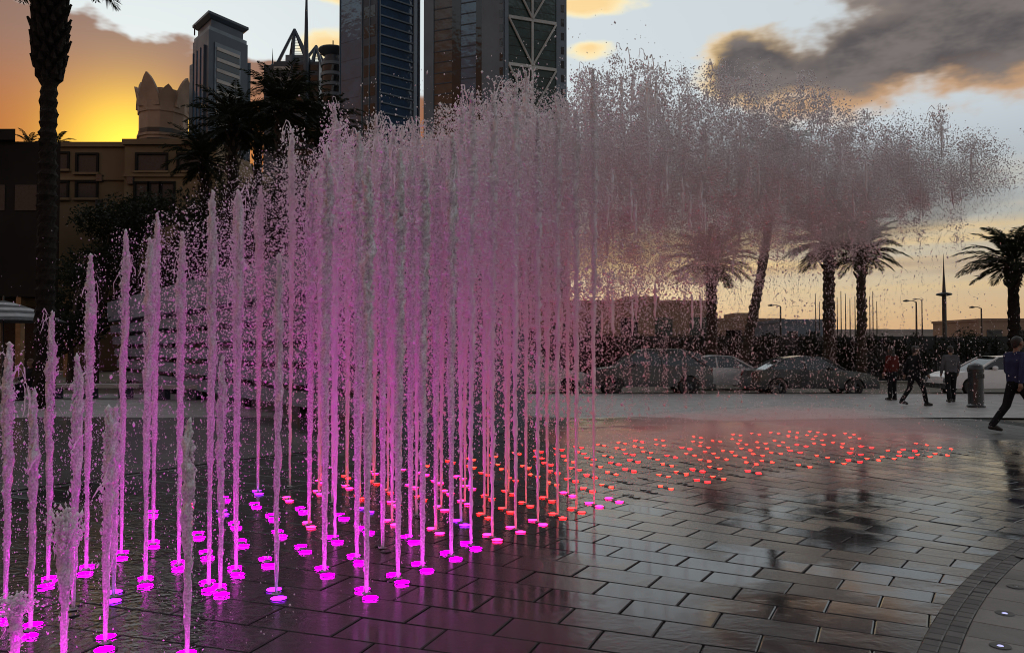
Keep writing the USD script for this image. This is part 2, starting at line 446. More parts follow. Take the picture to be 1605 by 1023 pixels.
simple('khaki_cloth', (0.13, 0.10, 0.065), 0.85, scale=8, spec=0.1)
simple('shoe_leather', (0.015, 0.012, 0.010), 0.4)
LAMP = 23.0
emit('magenta_lamp', (1.0, 0.0, 0.88), LAMP * 1.35)
emit('violet_lamp', (0.40, 0.01, 1.0), LAMP * .3)
emit('pink_lamp', (1.0, 0.008, 0.15), LAMP * .8)
emit('red_lamp', (1.0, 0.008, 0.010), LAMP * 1.0)
emit('salmon_lamp', (1.0, 0.022, 0.013), LAMP * 0.95)
emit('stud_lamp', (0.55, 0.55, 1.0), 1.2)  # pale blue reflection in the stud lenses, put in as emission
foam('water_foam', (0.985, 0.965, 0.98), clear=0.0)
foam('water_drops', (0.985, 0.965, 0.98), clear=0.0, grain=False)

# ------------------------------------------------------------------ the ground: earth, road, promenade, ring of pavers, setts, kerb
mesh('ground', box(-2500, 2500, -600, 4400, -0.6, -0.05), 'earth', kind='structure')


def slab_top(poly, z, inset=0.006, depth=0.04):
    """A stone with chamfered upper edges over a plan quad (ccw); z: four heights of its top."""
    poly = np.asarray(poly, float); c = poly.mean(0); z = np.broadcast_to(z, (4,))
    d = c - poly; d = d / np.linalg.norm(d, axis=1, keepdims=True)
    top = poly + d * inset * 1.4
    v = np.vstack([np.c_[poly, z - depth], np.c_[poly, z - 0.004], np.c_[top, z]])
    f = []
    for k in (0, 4):
        for i in range(4):
            j = (i + 1) % 4
            f += [[k + i, k + j, k + 4 + j], [k + i, k + 4 + j, k + 4 + i]]
    f += [[8, 9, 10], [8, 10, 11]]
    return v, np.array(f)


def arc_quad(R0, R1, t0, t1, gap, c=CEN):
    """Plan quad between two radii and two angles, shrunk by half a joint on each side; counter-clockwise."""
    g0, g1 = math.degrees(gap / R0), math.degrees(gap / R1)
    return np.array([polar(R0 + gap, t0 + g0, c), polar(R1 - gap, t0 + g1, c), polar(R1 - gap, t1 - g1, c), polar(R0 + gap, t1 - g0, c)])


def screen_area(v):
    q = project(v)
    if np.isnan(q).any(): return 0.0
    if q[:, 0].max() < -20 or q[:, 0].min() > 1625 or q[:, 1].min() > 1040: return 0.0
    x, y = q[:4, 0], q[:4, 1]
    return 0.5 * abs(np.dot(x, np.roll(y, -1)) - np.dot(y, np.roll(x, -1)))


rng = np.random.default_rng(11)
RIN, ROUT, DTH, TL = 7.57, 18.22, 1.6, 0.56
plaza = thing('plaza_paving', kind='structure')
mesh('joint_bed', ring_sheet(7.5, 18.26, 88, 184, -0.016, 96), 'joint_bed', plaza)
tiles = []
for k in range(int((182 - 90) / DTH)):
    t0 = 90 + k * DTH
    edges = [RIN] + [r for r in np.arange(RIN + TL * (0.5 if k % 2 else 1.0), ROUT - 0.1, TL)] + [ROUT]
    for a, b in zip(edges[:-1], edges[1:]):
        z = rng.normal(0, 0.0011) + rng.normal(0, 0.0006, 4)
        z = z - z.max() * 0 - 0.002
        q = arc_quad(a, b, t0, t0 + DTH, 0.0047)
        if np.linalg.norm(q - CEN2, axis=1).max() < 14.86: continue
        tiles.append((screen_area(np.c_[q, np.zeros(4)]), slab_top(q, z)))
tiles.sort(key=lambda t: -t[0])
for a, t in tiles[:300]: mesh('paver', t, 'wet_paver', plaza)
mesh('further_pavers', cat([t for a, t in tiles[300:]]), 'wet_paver', plaza, kind='stuff')

band = thing('sett_band', kind='structure')
mesh('joint_bed', ring_sheet(14.70, 14.885, 96, 178, 0.0035, 160, CEN2), 'joint_bed', band)
setts = []
for k in range(int(82 / 0.40)):
    t0 = 96 + 0.40 * k
    for r0, r1 in ((14.702, 14.793), (14.793, 14.883)):
        q = arc_quad(r0, r1, t0, t0 + 0.40, 0.0016, CEN2)
        setts.append((screen_area(np.c_[q, np.zeros(4)]), slab_top(q, rng.normal(0.0085, 0.0012) + rng.normal(0, 0.0007, 4), 0.008, 0.02)))
setts.sort(key=lambda t: -t[0])
for a, t in setts[:150]: mesh('sett', t, 'sett_stone', band)
mesh('further_setts', cat([t for a, t in setts[150:]]), 'sett_stone', band, kind='stuff')

kerb = thing('kerb_ring', kind='structure')
mesh('joint_bed', ring_sheet(13.4, 14.70, 96, 178, 0.003, 160, CEN2), 'joint_bed', kerb)
for k in range(72):
    t0 = 96 + 1.13 * k
    mesh('kerb_slab', slab_top(arc_quad(13.45, 14.70, t0, t0 + 1.13, 0.003, CEN2), 0.011 + rng.normal(0, 0.0008), 0.006, 0.02), 'kerb_stone', kerb)
mesh('inner_paving', ring_sheet(0.0, 13.44, 0, 360, 0.006, 96, CEN2), 'kerb_stone', kind='structure')

drain = thing('drain_channel', kind='structure')
mesh('channel_floor', ring_sheet(18.23, 18.46, 88, 184, -0.045, 128), 'joint_bed', drain)
for k in range(120):
    t0 = 96 + 0.7 * k
    mesh('grate_bar', slab_top(arc_quad(18.27, 18.42, t0, t0 + 0.7, 0.012), -0.004, 0.004, 0.03), 'black_paint', drain)


def promenade():
    th = np.linspace(0, 360, 361)
    inner, outer = polar(18.46, th), np.array([[-70, -40], [90, -40], [90, 28.6], [-70, 28.6]])
    from shapely.geometry import Polygon
    poly = Polygon(outer, [inner])
    v, f = trimesh.creation.triangulate_polygon(poly, engine='earcut')
    f = np.asarray(f)
    n = np.cross(np.c_[v[f[:, 1]] - v[f[:, 0]], np.zeros(len(f))], np.c_[v[f[:, 2]] - v[f[:, 0]], np.zeros(len(f))])[:, 2]
    f[n < 0] = f[n < 0][:, ::-1]
    return np.c_[v, np.zeros(len(v))], f


mesh('promenade', promenade(), 'promenade_stone', kind='structure')
mesh('road', box(-70, 90, 28.75, 40.5, -0.3, -0.11), 'asphalt', kind='structure')
kl = thing('road_kerb', kind='structure')
for k in range(64):
    x = -30 + k * 1.0
    mesh('kerb_stone', box(x + 0.005, x + 0.995, 28.6, 28.75, -0.2, 0.012), 'pale_concrete', kl)

for k, (px, py) in enumerate(((1575, 961), (1568, 1012), (1592, 919), (1604, 872))):
    p = on_ground(px, py, 0.011)
    t = thing('ground_light', p, label=f'small round steel ground light sunk in the pale kerb stones, {nth(k + 1) if k > 1 else ["second nearest", "nearest"][k]} from the front' if k < 2 else f'small round steel ground light sunk in the pale kerb stones, {["third", "fourth"][k - 2]} from the front', cat='ground light', group='ground lights in the pale kerb ring')
    mesh('collar', lathe([(0.017, 0.0006), (0.050, 0.0006), (0.054, 0.003), (0.050, 0.005), (0.019, 0.004), (0.017, 0.002)], 24), 'dark_steel', t, smooth=30)
    mesh('lens', lathe([(0.0168, 0.0022), (0.012, 0.005), (0.0005, 0.0065)], 20), 'stud_lamp' if k < 2 else 'clear_lens', t, smooth=True)

# ------------------------------------------------------------------ towers and buildings
def tower_frame(pxl, pxc, pxr, Y, side, depth_l, depth_r):
    """Plan of a tower whose near vertical edge shows at pxc, with a face running back to each side."""
    c = at(pxc, HY, Y)[:2]
    l = at(pxl, HY, Y + depth_l)[:2]
    r = at(pxr, HY, Y + depth_r)[:2]
    return l, c, r


def unit(a):
    a = np.asarray(a, float); return a / np.linalg.norm(a)


def outward(p0, p1):
    """Plan normal of the face p0-p1 that looks towards the camera."""
    d = unit(np.subtract(p1, p0)); n = np.array([d[1], -d[0]])
    return n if np.dot(n, -(np.add(p0, p1) / 2)) > 0 else -n


def lerp(a, b, t): return np.asarray(a) + (np.asarray(b) - np.asarray(a)) * t


def quad_plan(l, c, r):
    q = [np.asarray(c), np.asarray(r), np.asarray(l) + np.asarray(r) - np.asarray(c), np.asarray(l)]
    a = sum(q[i][0] * q[(i + 1) % 4][1] - q[(i + 1) % 4][0] * q[i][1] for i in range(4))
    return q if a > 0 else q[::-1]


def scaled(q, s):
    m = np.mean(q, 0); return [m + (np.asarray(p) - m) * s for p in q]


def z_of(py, Y): return float(at(CX, py, Y)[2])


# dark blue glass tower
T = thing('glass_tower', label='tall dark blue glass tower with horizontal bands, left of the braced tower', cat='tower')
Y0 = 240
l, c, r = tower_frame(531, 590, 657, Y0, 1, 8, 10)
top = 128.0
mesh('core', prism(quad_plan(l, c, r), 0, top), 'blue_glass', T)
nl, nr = outward(l, c), outward(c, r)
mesh('corner_pier', cat([slab(lerp(l, c, .63), lerp(l, c, 1.0), 0, top, .35, nl)]), 'dark_cladding', T)
mesh('smooth_bay', slab(lerp(l, c, .02), lerp(l, c, .60), 42, top, .30, nl), 'grey_glass', T)
for t in (0.0, .6, .80): mesh('mullion', slab(lerp(l, c, t), lerp(l, c, t + .012), 0, top, .62, nl), 'grey_cladding', T)
for t in (0.03, .82, .955): mesh('mullion', slab(lerp(c, r, t), lerp(c, r, t + .012), 0, top, .60, nr), 'grey_cladding', T)
for k in range(44):
    z = 2 + k * 2.95
    if z < top - 1:
        mesh('floor_band', slab(lerp(c, r, .045), lerp(c, r, .818), z, z + .42, .42, nr), 'grey_cladding', T)
        if z < 42: mesh('floor_band', slab(lerp(l, c, .014), lerp(l, c, .598), z, z + .40, .40, nl), 'grey_cladding', T)
    if k % 2 == 0 and z > 42 and z < top - 2: mesh('transom', slab(lerp(l, c, .03), lerp(l, c, .595), z, z + .12, .36, nl), 'blue_glass', T)
for k in range(20): mesh('pier_window', slab(lerp(l, c, .66), lerp(l, c, .95), 6 + k * 6, 9.6 + k * 6, .42, nl), 'black_glass', T)
mesh('parapet', prism(scaled(quad_plan(l, c, r), 1.012), top, top + 2.2), 'grey_cladding', T)

# braced tower
T = thing('braced_tower', label='broad grey tower with white diagonal bracing over green glass', cat='tower')
Y0 = 225
l, c, r = tower_frame(664, 790, 888, Y0, 1, 9, 7)
top = 131.0
q = quad_plan(l, c, r)
mesh('core', prism(scaled(q, .985), 0, top), 'dark_cladding', T)
nl, nr = outward(l, c), outward(c, r)
L = lambda a, b, z0, z1, th: slab(lerp(l, c, a), lerp(l, c, b), z0, z1, th, nl)
R_ = lambda a, b, z0, z1, th: slab(lerp(c, r, a), lerp(c, r, b), z0, z1, th, nr)
mesh('pillar', L(0.0, .125, 0, top, .5), 'grey_cladding', T)
mesh('pillar', L(.735, 1.0, 0, top, .5), 'grey_cladding', T)
mesh('pillar', R_(0.0, .06, 0, top, .5), 'grey_cladding', T)
mesh('pillar', R_(.83, 1.0, 0, top, .5), 'grey_cladding', T)
mesh('glass_bay', L(.13, .36, 0, top - 1, .15), 'brown_glass', T, label='brownish glass bay')
mesh('glass_bay', L(.47, .66, 0, top - 1, .15), 'grey_glass', T, label='blue grey glass bay')
mesh('dark_fin', L(.36, .47, 0, top - 1, .28), 'black_glass', T)
mesh('dark_fin', L(.66, .735, 0, top - 1, .22), 'black_glass', T)
for k in range(40):
    z = 3 + k * 3.15
    mesh('floor_line', L(.131, .359, z, z + .32, .26), 'dark_cladding', T)
    mesh('floor_line', L(.471, .659, z + .5, z + .82, .26), 'dark_cladding', T)
for k in range(30):
    z = 5 + k * 4.1
    mesh('pillar_window', L(.955, .993, z, z + 2.2, .56), 'black_glass', T)
    mesh('pillar_window', R_(.905, .955, z, z + 2.2, .56), 'black_glass', T)
mesh('green_wall', R_(.06, .83, 0, top - 1, .14), 'green_glass', T)
mesh('centre_post', R_(.425, .46, 0, top, .62), 'bracing', T)
zb = [z_of(p, Y0) for p in (26, 100)]
pitch = zb[0] - zb[1]
fl = lerp(c, r, .065); fr = lerp(c, r, .825); fm = lerp(c, r, .4425)
z = zb[1]
while z > 6: z -= pitch
levels = []
while z < top - 2: levels.append(z); z += pitch
def bar(p, zp, q_, zq, rad, off): return tube([np.r_[p + nr * off, zp], np.r_[q_ + nr * off, zq]], rad, 6)
for i, z in enumerate(levels):
    mesh('beam', R_(.062, .828, z - .45, z + .45, .66), 'bracing', T)
    for k in range(1, 5): mesh('floor_line', R_(.064, .826, z + pitch * k / 5, z + pitch * k / 5 + .18, .20), 'black_glass', T)
    if z + pitch < top:
        mesh('brace', bar(fl, z + pitch - .3, fm, z + .3, .32, .62), 'bracing', T)
        mesh('brace', bar(fr, z + pitch - .3, fm, z + .3, .32, .62), 'bracing', T)
mesh('roof', prism(scaled(q, .99), top, top + 1.5), 'dark_cladding', T)

# tower with flat cap
T = thing('capped_tower', label='grey office tower with an overhanging flat cap and louvred bands', cat='tower')
Y0 = 300
l, c, r = tower_frame(297, 322, 384, Y0, 1, 14, 16)
zs = z_of(46, Y0); zt = z_of(17, Y0)
q = quad_plan(l, c, r); nl, nr = outward(l, c), outward(c, r)
mesh('shaft', prism(q, 0, zs), 'dark_cladding', T)
mesh('side_wing', prism(quad_plan(at(292, HY, Y0 + 22)[:2], at(306, HY, Y0 + 16)[:2], at(389, HY, Y0 + 19)[:2]), 0, z_of(71, Y0)), 'grey_cladding', T)
mesh('glass_bay', slab(lerp(l, c, .12), lerp(l, c, .80), 4, zs - 5, .5, nl), 'grey_glass', T)
for t in (.12, .34, .57, .79): mesh('mullion', slab(lerp(l, c, t), lerp(l, c, t + .03), 4, zs - 5, .8, nl), 'dark_cladding', T)
mesh('wall_panel', slab(lerp(c, r, .14), lerp(c, r, .80), 6, zs - 4, .35, nr), 'grey_cladding', T)
k = 0; z = zs - 7
while z > 10:
    mesh('louvre_band', slab(lerp(c, r, .18), lerp(c, r, .76), z, z + 1.3, .75, nr), 'pale_concrete', T)
    mesh('window_strip', slab(lerp(c, r, .18), lerp(c, r, .76), z - 2.4, z - .2, .45, nr), 'black_glass', T)
    z -= 4.1
m = scaled(q, .82)
mesh('shoulder', prism(scaled(q, .96), zs, zs + 1.6), 'grey_cladding', T)
mesh('plant_storey', prism(m, zs + 1.6, zt - 2.0), 'dark_cladding', T)
mesh('cap', cat([prism(scaled(q, .86), zt - 2.0, zt - .9, scaled(q, 1.03)), prism(scaled(q, 1.03), zt - .9, zt)]), 'dark_cladding', T)
p = at(305, 46, Y0 + 6); mesh('mast', tube([[p[0], p[1], zs], [p[0], p[1], zs + 4]], .25, 5), 'dark_steel', T)

# crowned tower
T = thing('crowned_tower', label='sandstone tower crowned with pointed petals, just right of the setting sun', cat='tower')
Y0 = 330
c0 = at(252, HY, Y0); w = 39 / FPX * Y0
zt = z_of(168, Y0)
oct_ = lambda s, n=12: [c0[:2] + w * s * np.array([math.cos(a), math.sin(a)]) for a in (np.arange(n) + .5) / n * 2 * np.pi]
mesh('shaft', prism(oct_(.93), 0, zt - 4), 'brown_stone', T)
k = 0; z = 8.0
while z < zt - 10:
    mesh('balcony', prism(oct_(1.0), z, z + .9), 'brown_stone', T)
    mesh('window_band', prism(oct_(.945), z + 1.2, z + 3.0), 'shade_opening', T)
    z += 4.2
mesh('drum', prism(oct_(.98), zt - 4, zt), 'brown_stone', T)
mesh('roof_drum', prism(oct_(.80), zt, zt + 6, oct_(.72)), 'brown_stone', T)


def petal(a, width, h, lean):
    """A pointed upright petal: curved plate with thickness, leaning outwards."""
    s = np.linspace(0, 1, 9); hw = width * np.cos(s * np.pi / 2) ** .75 * .5 + .02
    ca, sa = math.cos(a), math.sin(a); o = c0[:2] + w * .93 * np.array([ca, sa])
    V = []
    for off in (0.0, -1.2):
        for sgn in (-1, 1):
            for i in range(9):
                rad = off + lean * s[i] ** 2
                V.append([o[0] + ca * rad - sa * sgn * hw[i], o[1] + sa * rad + ca * sgn * hw[i], zt - 2 + h * s[i]])
    F = []
    for i in range(8):
        a0, b0, a1, b1 = i, 9 + i, 18 + i, 27 + i
        F += [[a0, b0, b0 + 1, a0 + 1], [a1, a1 + 1, b1 + 1, b1], [a0, a0 + 1, a1 + 1, a1], [b0, b1, b1 + 1, b0 + 1]]
    F.append([8, 17, 35, 26])
    return np.array(V), np.array(F)


for i in range(8):
    a = math.radians(-103 + i * 45)
    big = i % 2 == 0
    mesh('petal', petal(a, 9.6 if big else 8.2, 13.2 if big else 8.6, 1.8), 'brown_stone', T)

# tower with pyramid frames and a spire
T = thing('pyramid_tower', label='dark tower topped by two open pyramid frames beside a tall needle spire', cat='tower')
Y0 = 270
zt = z_of(97, Y0)
X = lambda px, dy=0: at(px, HY, Y0 + dy)[0]
mesh('shaft', box(X(425), X(497), Y0, Y0 + 16, 0, zt), 'dark_cladding', T)
mesh('side_wing', box(X(407), X(424.6), Y0 + 2, Y0 + 16, 0, z_of(99, Y0)), 'dark_cladding', T)
mesh('penthouse', box(X(441), X(470), Y0 + 2, Y0 + 13, zt, z_of(83, Y0)), 'grey_cladding', T)
for k in range(14):
    z = zt - 3 - k * 3.6
    if z > 3:
        mesh('floor_band', box(X(426), X(453), Y0 - .5, Y0 - .003, z, z + 1.2), 'pale_concrete', T)
        mesh('window_strip', box(X(456), X(495), Y0 - .2, Y0 - .003, z, z + 1.9), 'black_glass', T)
def frame(x0, xa, x1, z0, za, y0, y1):
    A = np.array([xa, (y0 + y1) / 2, za]); B = [np.array(p) for p in ((x0, y0, z0), (x1, y0, z0), (x1, y1, z0), (x0, y1, z0))]
    for p in B: mesh('frame_leg', tube([p, A], [.62, .5], 5), 'dark_cladding', T)
    for k in (0, 1, 2, 3): mesh('frame_ring', tube([B[k], B[(k + 1) % 4]], .4, 5), 'dark_cladding', T)
    m = lerp(B[0], B[1], .5); mesh('frame_post', tube([m, A], .5, 5), 'dark_cladding', T)
    for j in range(1, 11):
        t = j / 12; mesh('lattice_bar', tube([lerp(m, A, t), lerp(B[1], A, t)], .10, 4), 'grey_cladding', T)
frame(X(431), X(449), X(478), zt, z_of(34, Y0), Y0 + .7, Y0 + 13)
frame(X(466), X(482), X(497), zt, z_of(57, Y0), Y0 + 3, Y0 + 15)
mesh('spire', lathe([(1.0, zt - 22), (.9, zt), (.62, z_of(50, Y0)), (.4, z_of(0, Y0)), (.08, z_of(-45, Y0))], 10, (X(478), Y0 - 1.3, 0)), 'dark_cladding', T, smooth=40)
mesh('finial', lathe([(.9, z_of(99, Y0)), (.75, z_of(93, Y0)), (.25, z_of(90, Y0)), (.04, z_of(66, Y0))], 8, (X(415), Y0 + 6, 0)), 'dark_cladding', T)

# tower with disc roof
T = thing('disc_roof_tower', label='round dark tower with a saucer roof, between the spire and the blue glass tower', cat='tower')
Y0 = 262
cx, cy = at(519, HY, Y0)[:2]; s = Y0 / FPX
mesh('shaft', lathe([(17 * s, 0), (17 * s, z_of(96, Y0))], 24, (cx, cy, 0)), 'dark_cladding', T, smooth=40)
for k in range(14):
    z = z_of(106, Y0) - k * 3.4
    if z > 2: mesh('balcony', lathe([(17.05 * s, z), (19 * s, z), (19 * s, z + 1.0), (17.05 * s, z + 1.0)], 24, (cx, cy, 0)), 'grey_cladding', T, smooth=30)
    if z > 5: mesh('window_band', lathe([(17.05 * s, z - 2), (17.3 * s, z - 2), (17.3 * s, z - .3), (17.05 * s, z - .3)], 24, (cx, cy, 0)), 'black_glass', T, smooth=30)
mesh('drum', lathe([(13 * s, z_of(96, Y0)), (13 * s, z_of(88, Y0))], 20, (cx, cy, 0)), 'dark_cladding', T, smooth=40)
mesh('saucer', lathe([(12 * s, z_of(90, Y0)), (21 * s, z_of(84, Y0)), (23 * s, z_of(80, Y0)), (22 * s, z_of(78, Y0)), (.2, z_of(76.5, Y0))], 28, (cx, cy, 0)), 'dark_cladding', T, smooth=30)
mesh('mast', tube([[cx, cy, z_of(78, Y0)], [cx, cy, z_of(64, Y0)]], .22, 5), 'dark_steel', T)

# tan building behind the trees on the left
T = thing('tan_building', label='long tan stone building with dark recessed windows below the sunset', cat='building')
Yb = 60.0
zl = z_of(231, Yb); zr = z_of(234, Yb)
def B(px, dy=0.0): return at(px, HY, Yb)[0]
mesh('wall', box(B(84), B(203), Yb, Yb + 14, 0, zl), 'tan_stone', T)
mesh('wall', box(B(203.4), B(345), Yb - 1.2, Yb + 14, 0, zr), 'tan_stone', T)
mesh('parapet', box(B(83), B(203), Yb - .25, Yb + 14.2, zl, zl + .35), 'tan_stone', T)
mesh('parapet', box(B(202), B(346), Yb - 1.5, Yb + 14.2, zr, zr + .40), 'tan_stone', T)
mesh('string_course', box(B(84), B(203), Yb - .2, Yb - .003, z_of(283, Yb), z_of(278, Yb)), 'tan_stone', T)
mesh('string_course', box(B(203.4), B(345), Yb - 1.4, Yb - 1.203, z_of(283, Yb), z_of(278, Yb)), 'tan_stone', T)
def window(x0, x1, p0, p1, yy):
    z0, z1 = z_of(p1, Yb), z_of(p0, Yb); a, b = B(x0), B(x1)
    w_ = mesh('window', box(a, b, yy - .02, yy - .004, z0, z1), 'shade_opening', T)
    mesh('frame', cat([box(a - .15, a, yy - .16, yy - .004, z0, z1), box(b, b + .15, yy - .16, yy - .004, z0, z1), box(a - .15, b + .15, yy - .16, yy - .004, z1, z1 + .15)]), 'dark_render', w_)
    mesh('sill', box(a - .25, b + .25, yy - .3, yy - .004, z0 - .16, z0), 'tan_stone', w_)
window(86, 102, 241, 266, Yb); window(118, 148, 243, 271, Yb); window(118, 148, 287, 311, Yb); window(86, 102, 287, 311, Yb)
window(224, 268, 249, 274, Yb - 1.2); window(222, 240, 293, 330, Yb - 1.2); window(244, 258, 293, 330, Yb - 1.2); window(262, 280, 293, 330, Yb - 1.2); window(288, 330, 249, 274, Yb - 1.2)
for px, py in ((158, 280), (157, 319), (206, 284)):
    p = at(px, py, Yb - (1.2 if px > 203 else 0)); mesh('wall_lamp', box(p[0] - .22, p[0] + .22, p[1] - .3, p[1] - .004, p[2] - .25, p[2] + .25), 'black_paint', T)

# arcaded building at the far left, its shade put into the wall colour
T = thing('arcade_building', label='dark arcaded building at the left edge with slim columns', cat='building')
Yc = 46.0
B2 = lambda px: at(px, HY, Yc)[0]
z0, z1 = 4.6, z_of(222, Yc)
ray = lambda px, y: at(px, HY, y)[:2]
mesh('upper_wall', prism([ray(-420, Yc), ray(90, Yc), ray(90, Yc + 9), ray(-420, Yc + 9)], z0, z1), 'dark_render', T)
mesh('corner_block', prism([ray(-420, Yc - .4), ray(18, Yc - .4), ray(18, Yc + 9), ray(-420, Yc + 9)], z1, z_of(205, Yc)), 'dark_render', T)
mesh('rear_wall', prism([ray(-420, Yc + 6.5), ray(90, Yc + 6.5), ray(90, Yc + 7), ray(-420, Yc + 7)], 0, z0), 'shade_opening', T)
for k in range(12): mesh('column', box(B2(-320 + 38 * k), B2(-312 + 38 * k), Yc - .003 + .1, Yc + .5, 0, z0 - .003), 'bronze_trim', T)
for k in range(11): mesh('ceiling_beam', box(B2(-322 + 38 * k), B2(-316 + 38 * k), Yc + .5, Yc + 6.4, z0 - .45, z0 - .003), 'bronze_trim', T)
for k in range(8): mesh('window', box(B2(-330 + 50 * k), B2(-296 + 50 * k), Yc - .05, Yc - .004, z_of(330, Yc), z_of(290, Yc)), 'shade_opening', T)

# slatted pavilion behind the left-hand jets
T = thing('slatted_pavilion', label='long pale pavilion wall of stepped horizontal slats behind the left jets', cat='pavilion')
A, Bq = np.array(at(204, HY, 36.0)[:2]), np.array(at(610, HY, 17.5)[:2]) 
Bq = A + (np.array(at(481, HY, 19.0)[:2]) - A) * 1.22
n_ = outward(A, Bq); Hh = z_of(475, 36.0)
mesh('back_wall', slab(A, Bq, 0, Hh - .05, 3.0, -n_), 'grey_cladding', T)
mesh('fascia', slab(A, Bq, Hh - .85, Hh, .95, n_), 'slat', T)
for k in range(6):
    z = Hh - .85 - .50 * (k + 1)
    if z > .3: mesh('slat', slab(A + n_ * .004, Bq + n_ * .004, z, z + .33, .80 - .09 * k, n_), 'slat', T)
for k in range(7):
    p = lerp(A, Bq, k / 6 * .97 + .01); mesh('post', slab(p, p + unit(Bq - A) * .14, 0, Hh - .86, .20, n_), 'dark_steel', T)

# low buildings along the far right
def low(name, label, px0, px1, py, Y, mat, extra=()):
    T = thing(name, label=label, cat='building')
    a, b, z = at(px0, HY, Y)[0], at(px1, HY, Y)[0], z_of(py, Y)
    mesh('wall', box(a, b, Y, Y + 12, 0, z), mat, T)
    mesh('parapet', box(a - .15, b + .15, Y - .2, Y + 12.2, z, z + .35), mat, T)
    n = max(2, int((b - a) / 3.2))
    for k in range(n):
        x = a + (b - a) * (k + .25) / n
        w_ = mesh('window', box(x, x + (b - a) / n * .5, Y - .05, Y - .004, z * .48, z * .78), 'black_glass', T)
    for e0, e1, ep in extra:
        mesh('roof_hut', box(at(e0, HY, Y)[0], at(e1, HY, Y)[0], Y + 2, Y + 8, z + .36, z_of(ep, Y)), mat, T)
    return T
low('low_building', 'low brown flat-roofed building behind the spray, with a box hut on its roof', 850, 1122, 476, 78, 'brown_stone', ((984, 1040, 462),))
low('low_building', 'low building with a small roof hut beside the leaning palm', 1125, 1228, 503, 105, 'brown_stone', ((1160, 1197, 489),))
low('low_building', 'low greenish grey building left of the twin palms', 1226, 1292, 505, 92, 'grey_cladding')
low('low_building', 'long low pale building on the horizon behind the flagpoles', 1292, 1540, 519, 150, 'pale_concrete', ((1364, 1402, 515), (1500, 1521, 515)))
low('low_building', 'blocky building at the right edge behind the palm', 1535, 1680, 503, 110, 'brown_stone')
low('low_building', 'dim low building behind the water between the towers and the brown block', 560, 846, 500, 130, 'brown_stone')

# dark fence along the far side of the road
T = thing('boundary_fence', label='long dark panelled fence across the road behind the cars', cat='fence')
zt = z_of(527, 41.0)
for k in range(34):
    x = -14.0 + k * 1.55
    mesh('panel', box(x + .03, x + 1.52, 41.0, 41.06, 0, zt + .02 * math.sin(k * 2.1)), 'fence_panel', T)
    mesh('post', box(x - .04, x + .028, 40.94, 41.1, 0, zt + .06), 'black_paint', T)
mesh('rail', box(-14, 38.7, 41.07, 41.12, .4, .5), 'black_paint', T)

# ------------------------------------------------------------------ palms and trees
def frond(base, az, el, length, droop, rng, leaf=0.42, n=30, width=0.035):
    """A feather frond: a curved rib with folded leaflets to both sides."""
    s = np.linspace(0, 1, 11)
    el_s = el - droop * s ** 1.4
    ds = length / 10
    h = np.r_[0, np.cumsum(np.cos(el_s[:-1]) * ds)]; z = np.r_[0, np.cumsum(np.sin(el_s[:-1]) * ds)]
    d = np.array([math.cos(az), math.sin(az), 0]); sd = np.array([-d[1], d[0], 0])
    bend = rng.normal(0, .10) * length
    pts = base + np.outer(h, d) + np.outer(z, [0, 0, 1]) + np.outer(s ** 2 * bend, sd)
    parts = [tube(pts, np.linspace(.028, .006, 11), 3, cap=False)]
    t = np.linspace(.16, 1.0, n)
    P = np.stack([np.interp(t, s, pts[:, k]) for k in range(3)], 1)
    Tn = np.gradient(P, axis=0); Tn /= np.linalg.norm(Tn, axis=1, keepdims=True)
    L = leaf * (np.sin(np.pi * (t * .82 + .16)) ** .6) * rng.uniform(.8, 1.15, n)
    V, F, m = [], [], 0
    for sg in (-1, 1):
        side = np.cross(Tn, [0, 0, 1.0]) * sg; side /= np.maximum(np.linalg.norm(side, axis=1, keepdims=True), 1e-6)
        dirv = side * .72 + Tn * .62 + np.array([0, 0, 1.0]) * (.22 + rng.normal(0, .14, n))[:, None] - np.array([0, 0, .30])
        dirv /= np.linalg.norm(dirv, axis=1, keepdims=True)
        tip = P + dirv * L[:, None] - np.array([0, 0, 1.0]) * (L * .12)[:, None]
        mid = P + dirv * (L * .5)[:, None]
        w = Tn * width
        v = np.stack([P, mid + w, tip, mid - w], 1)
        V.append(v.reshape(-1, 3)); k = np.arange(n) * 4 + m
        F.append(np.stack([k, k + 1, k + 2], 1)); F.append(np.stack([k, k + 2, k + 3], 1)); m += 4 * n
    parts.append((np.vstack(V), np.vstack(F)))
    return cat(parts)


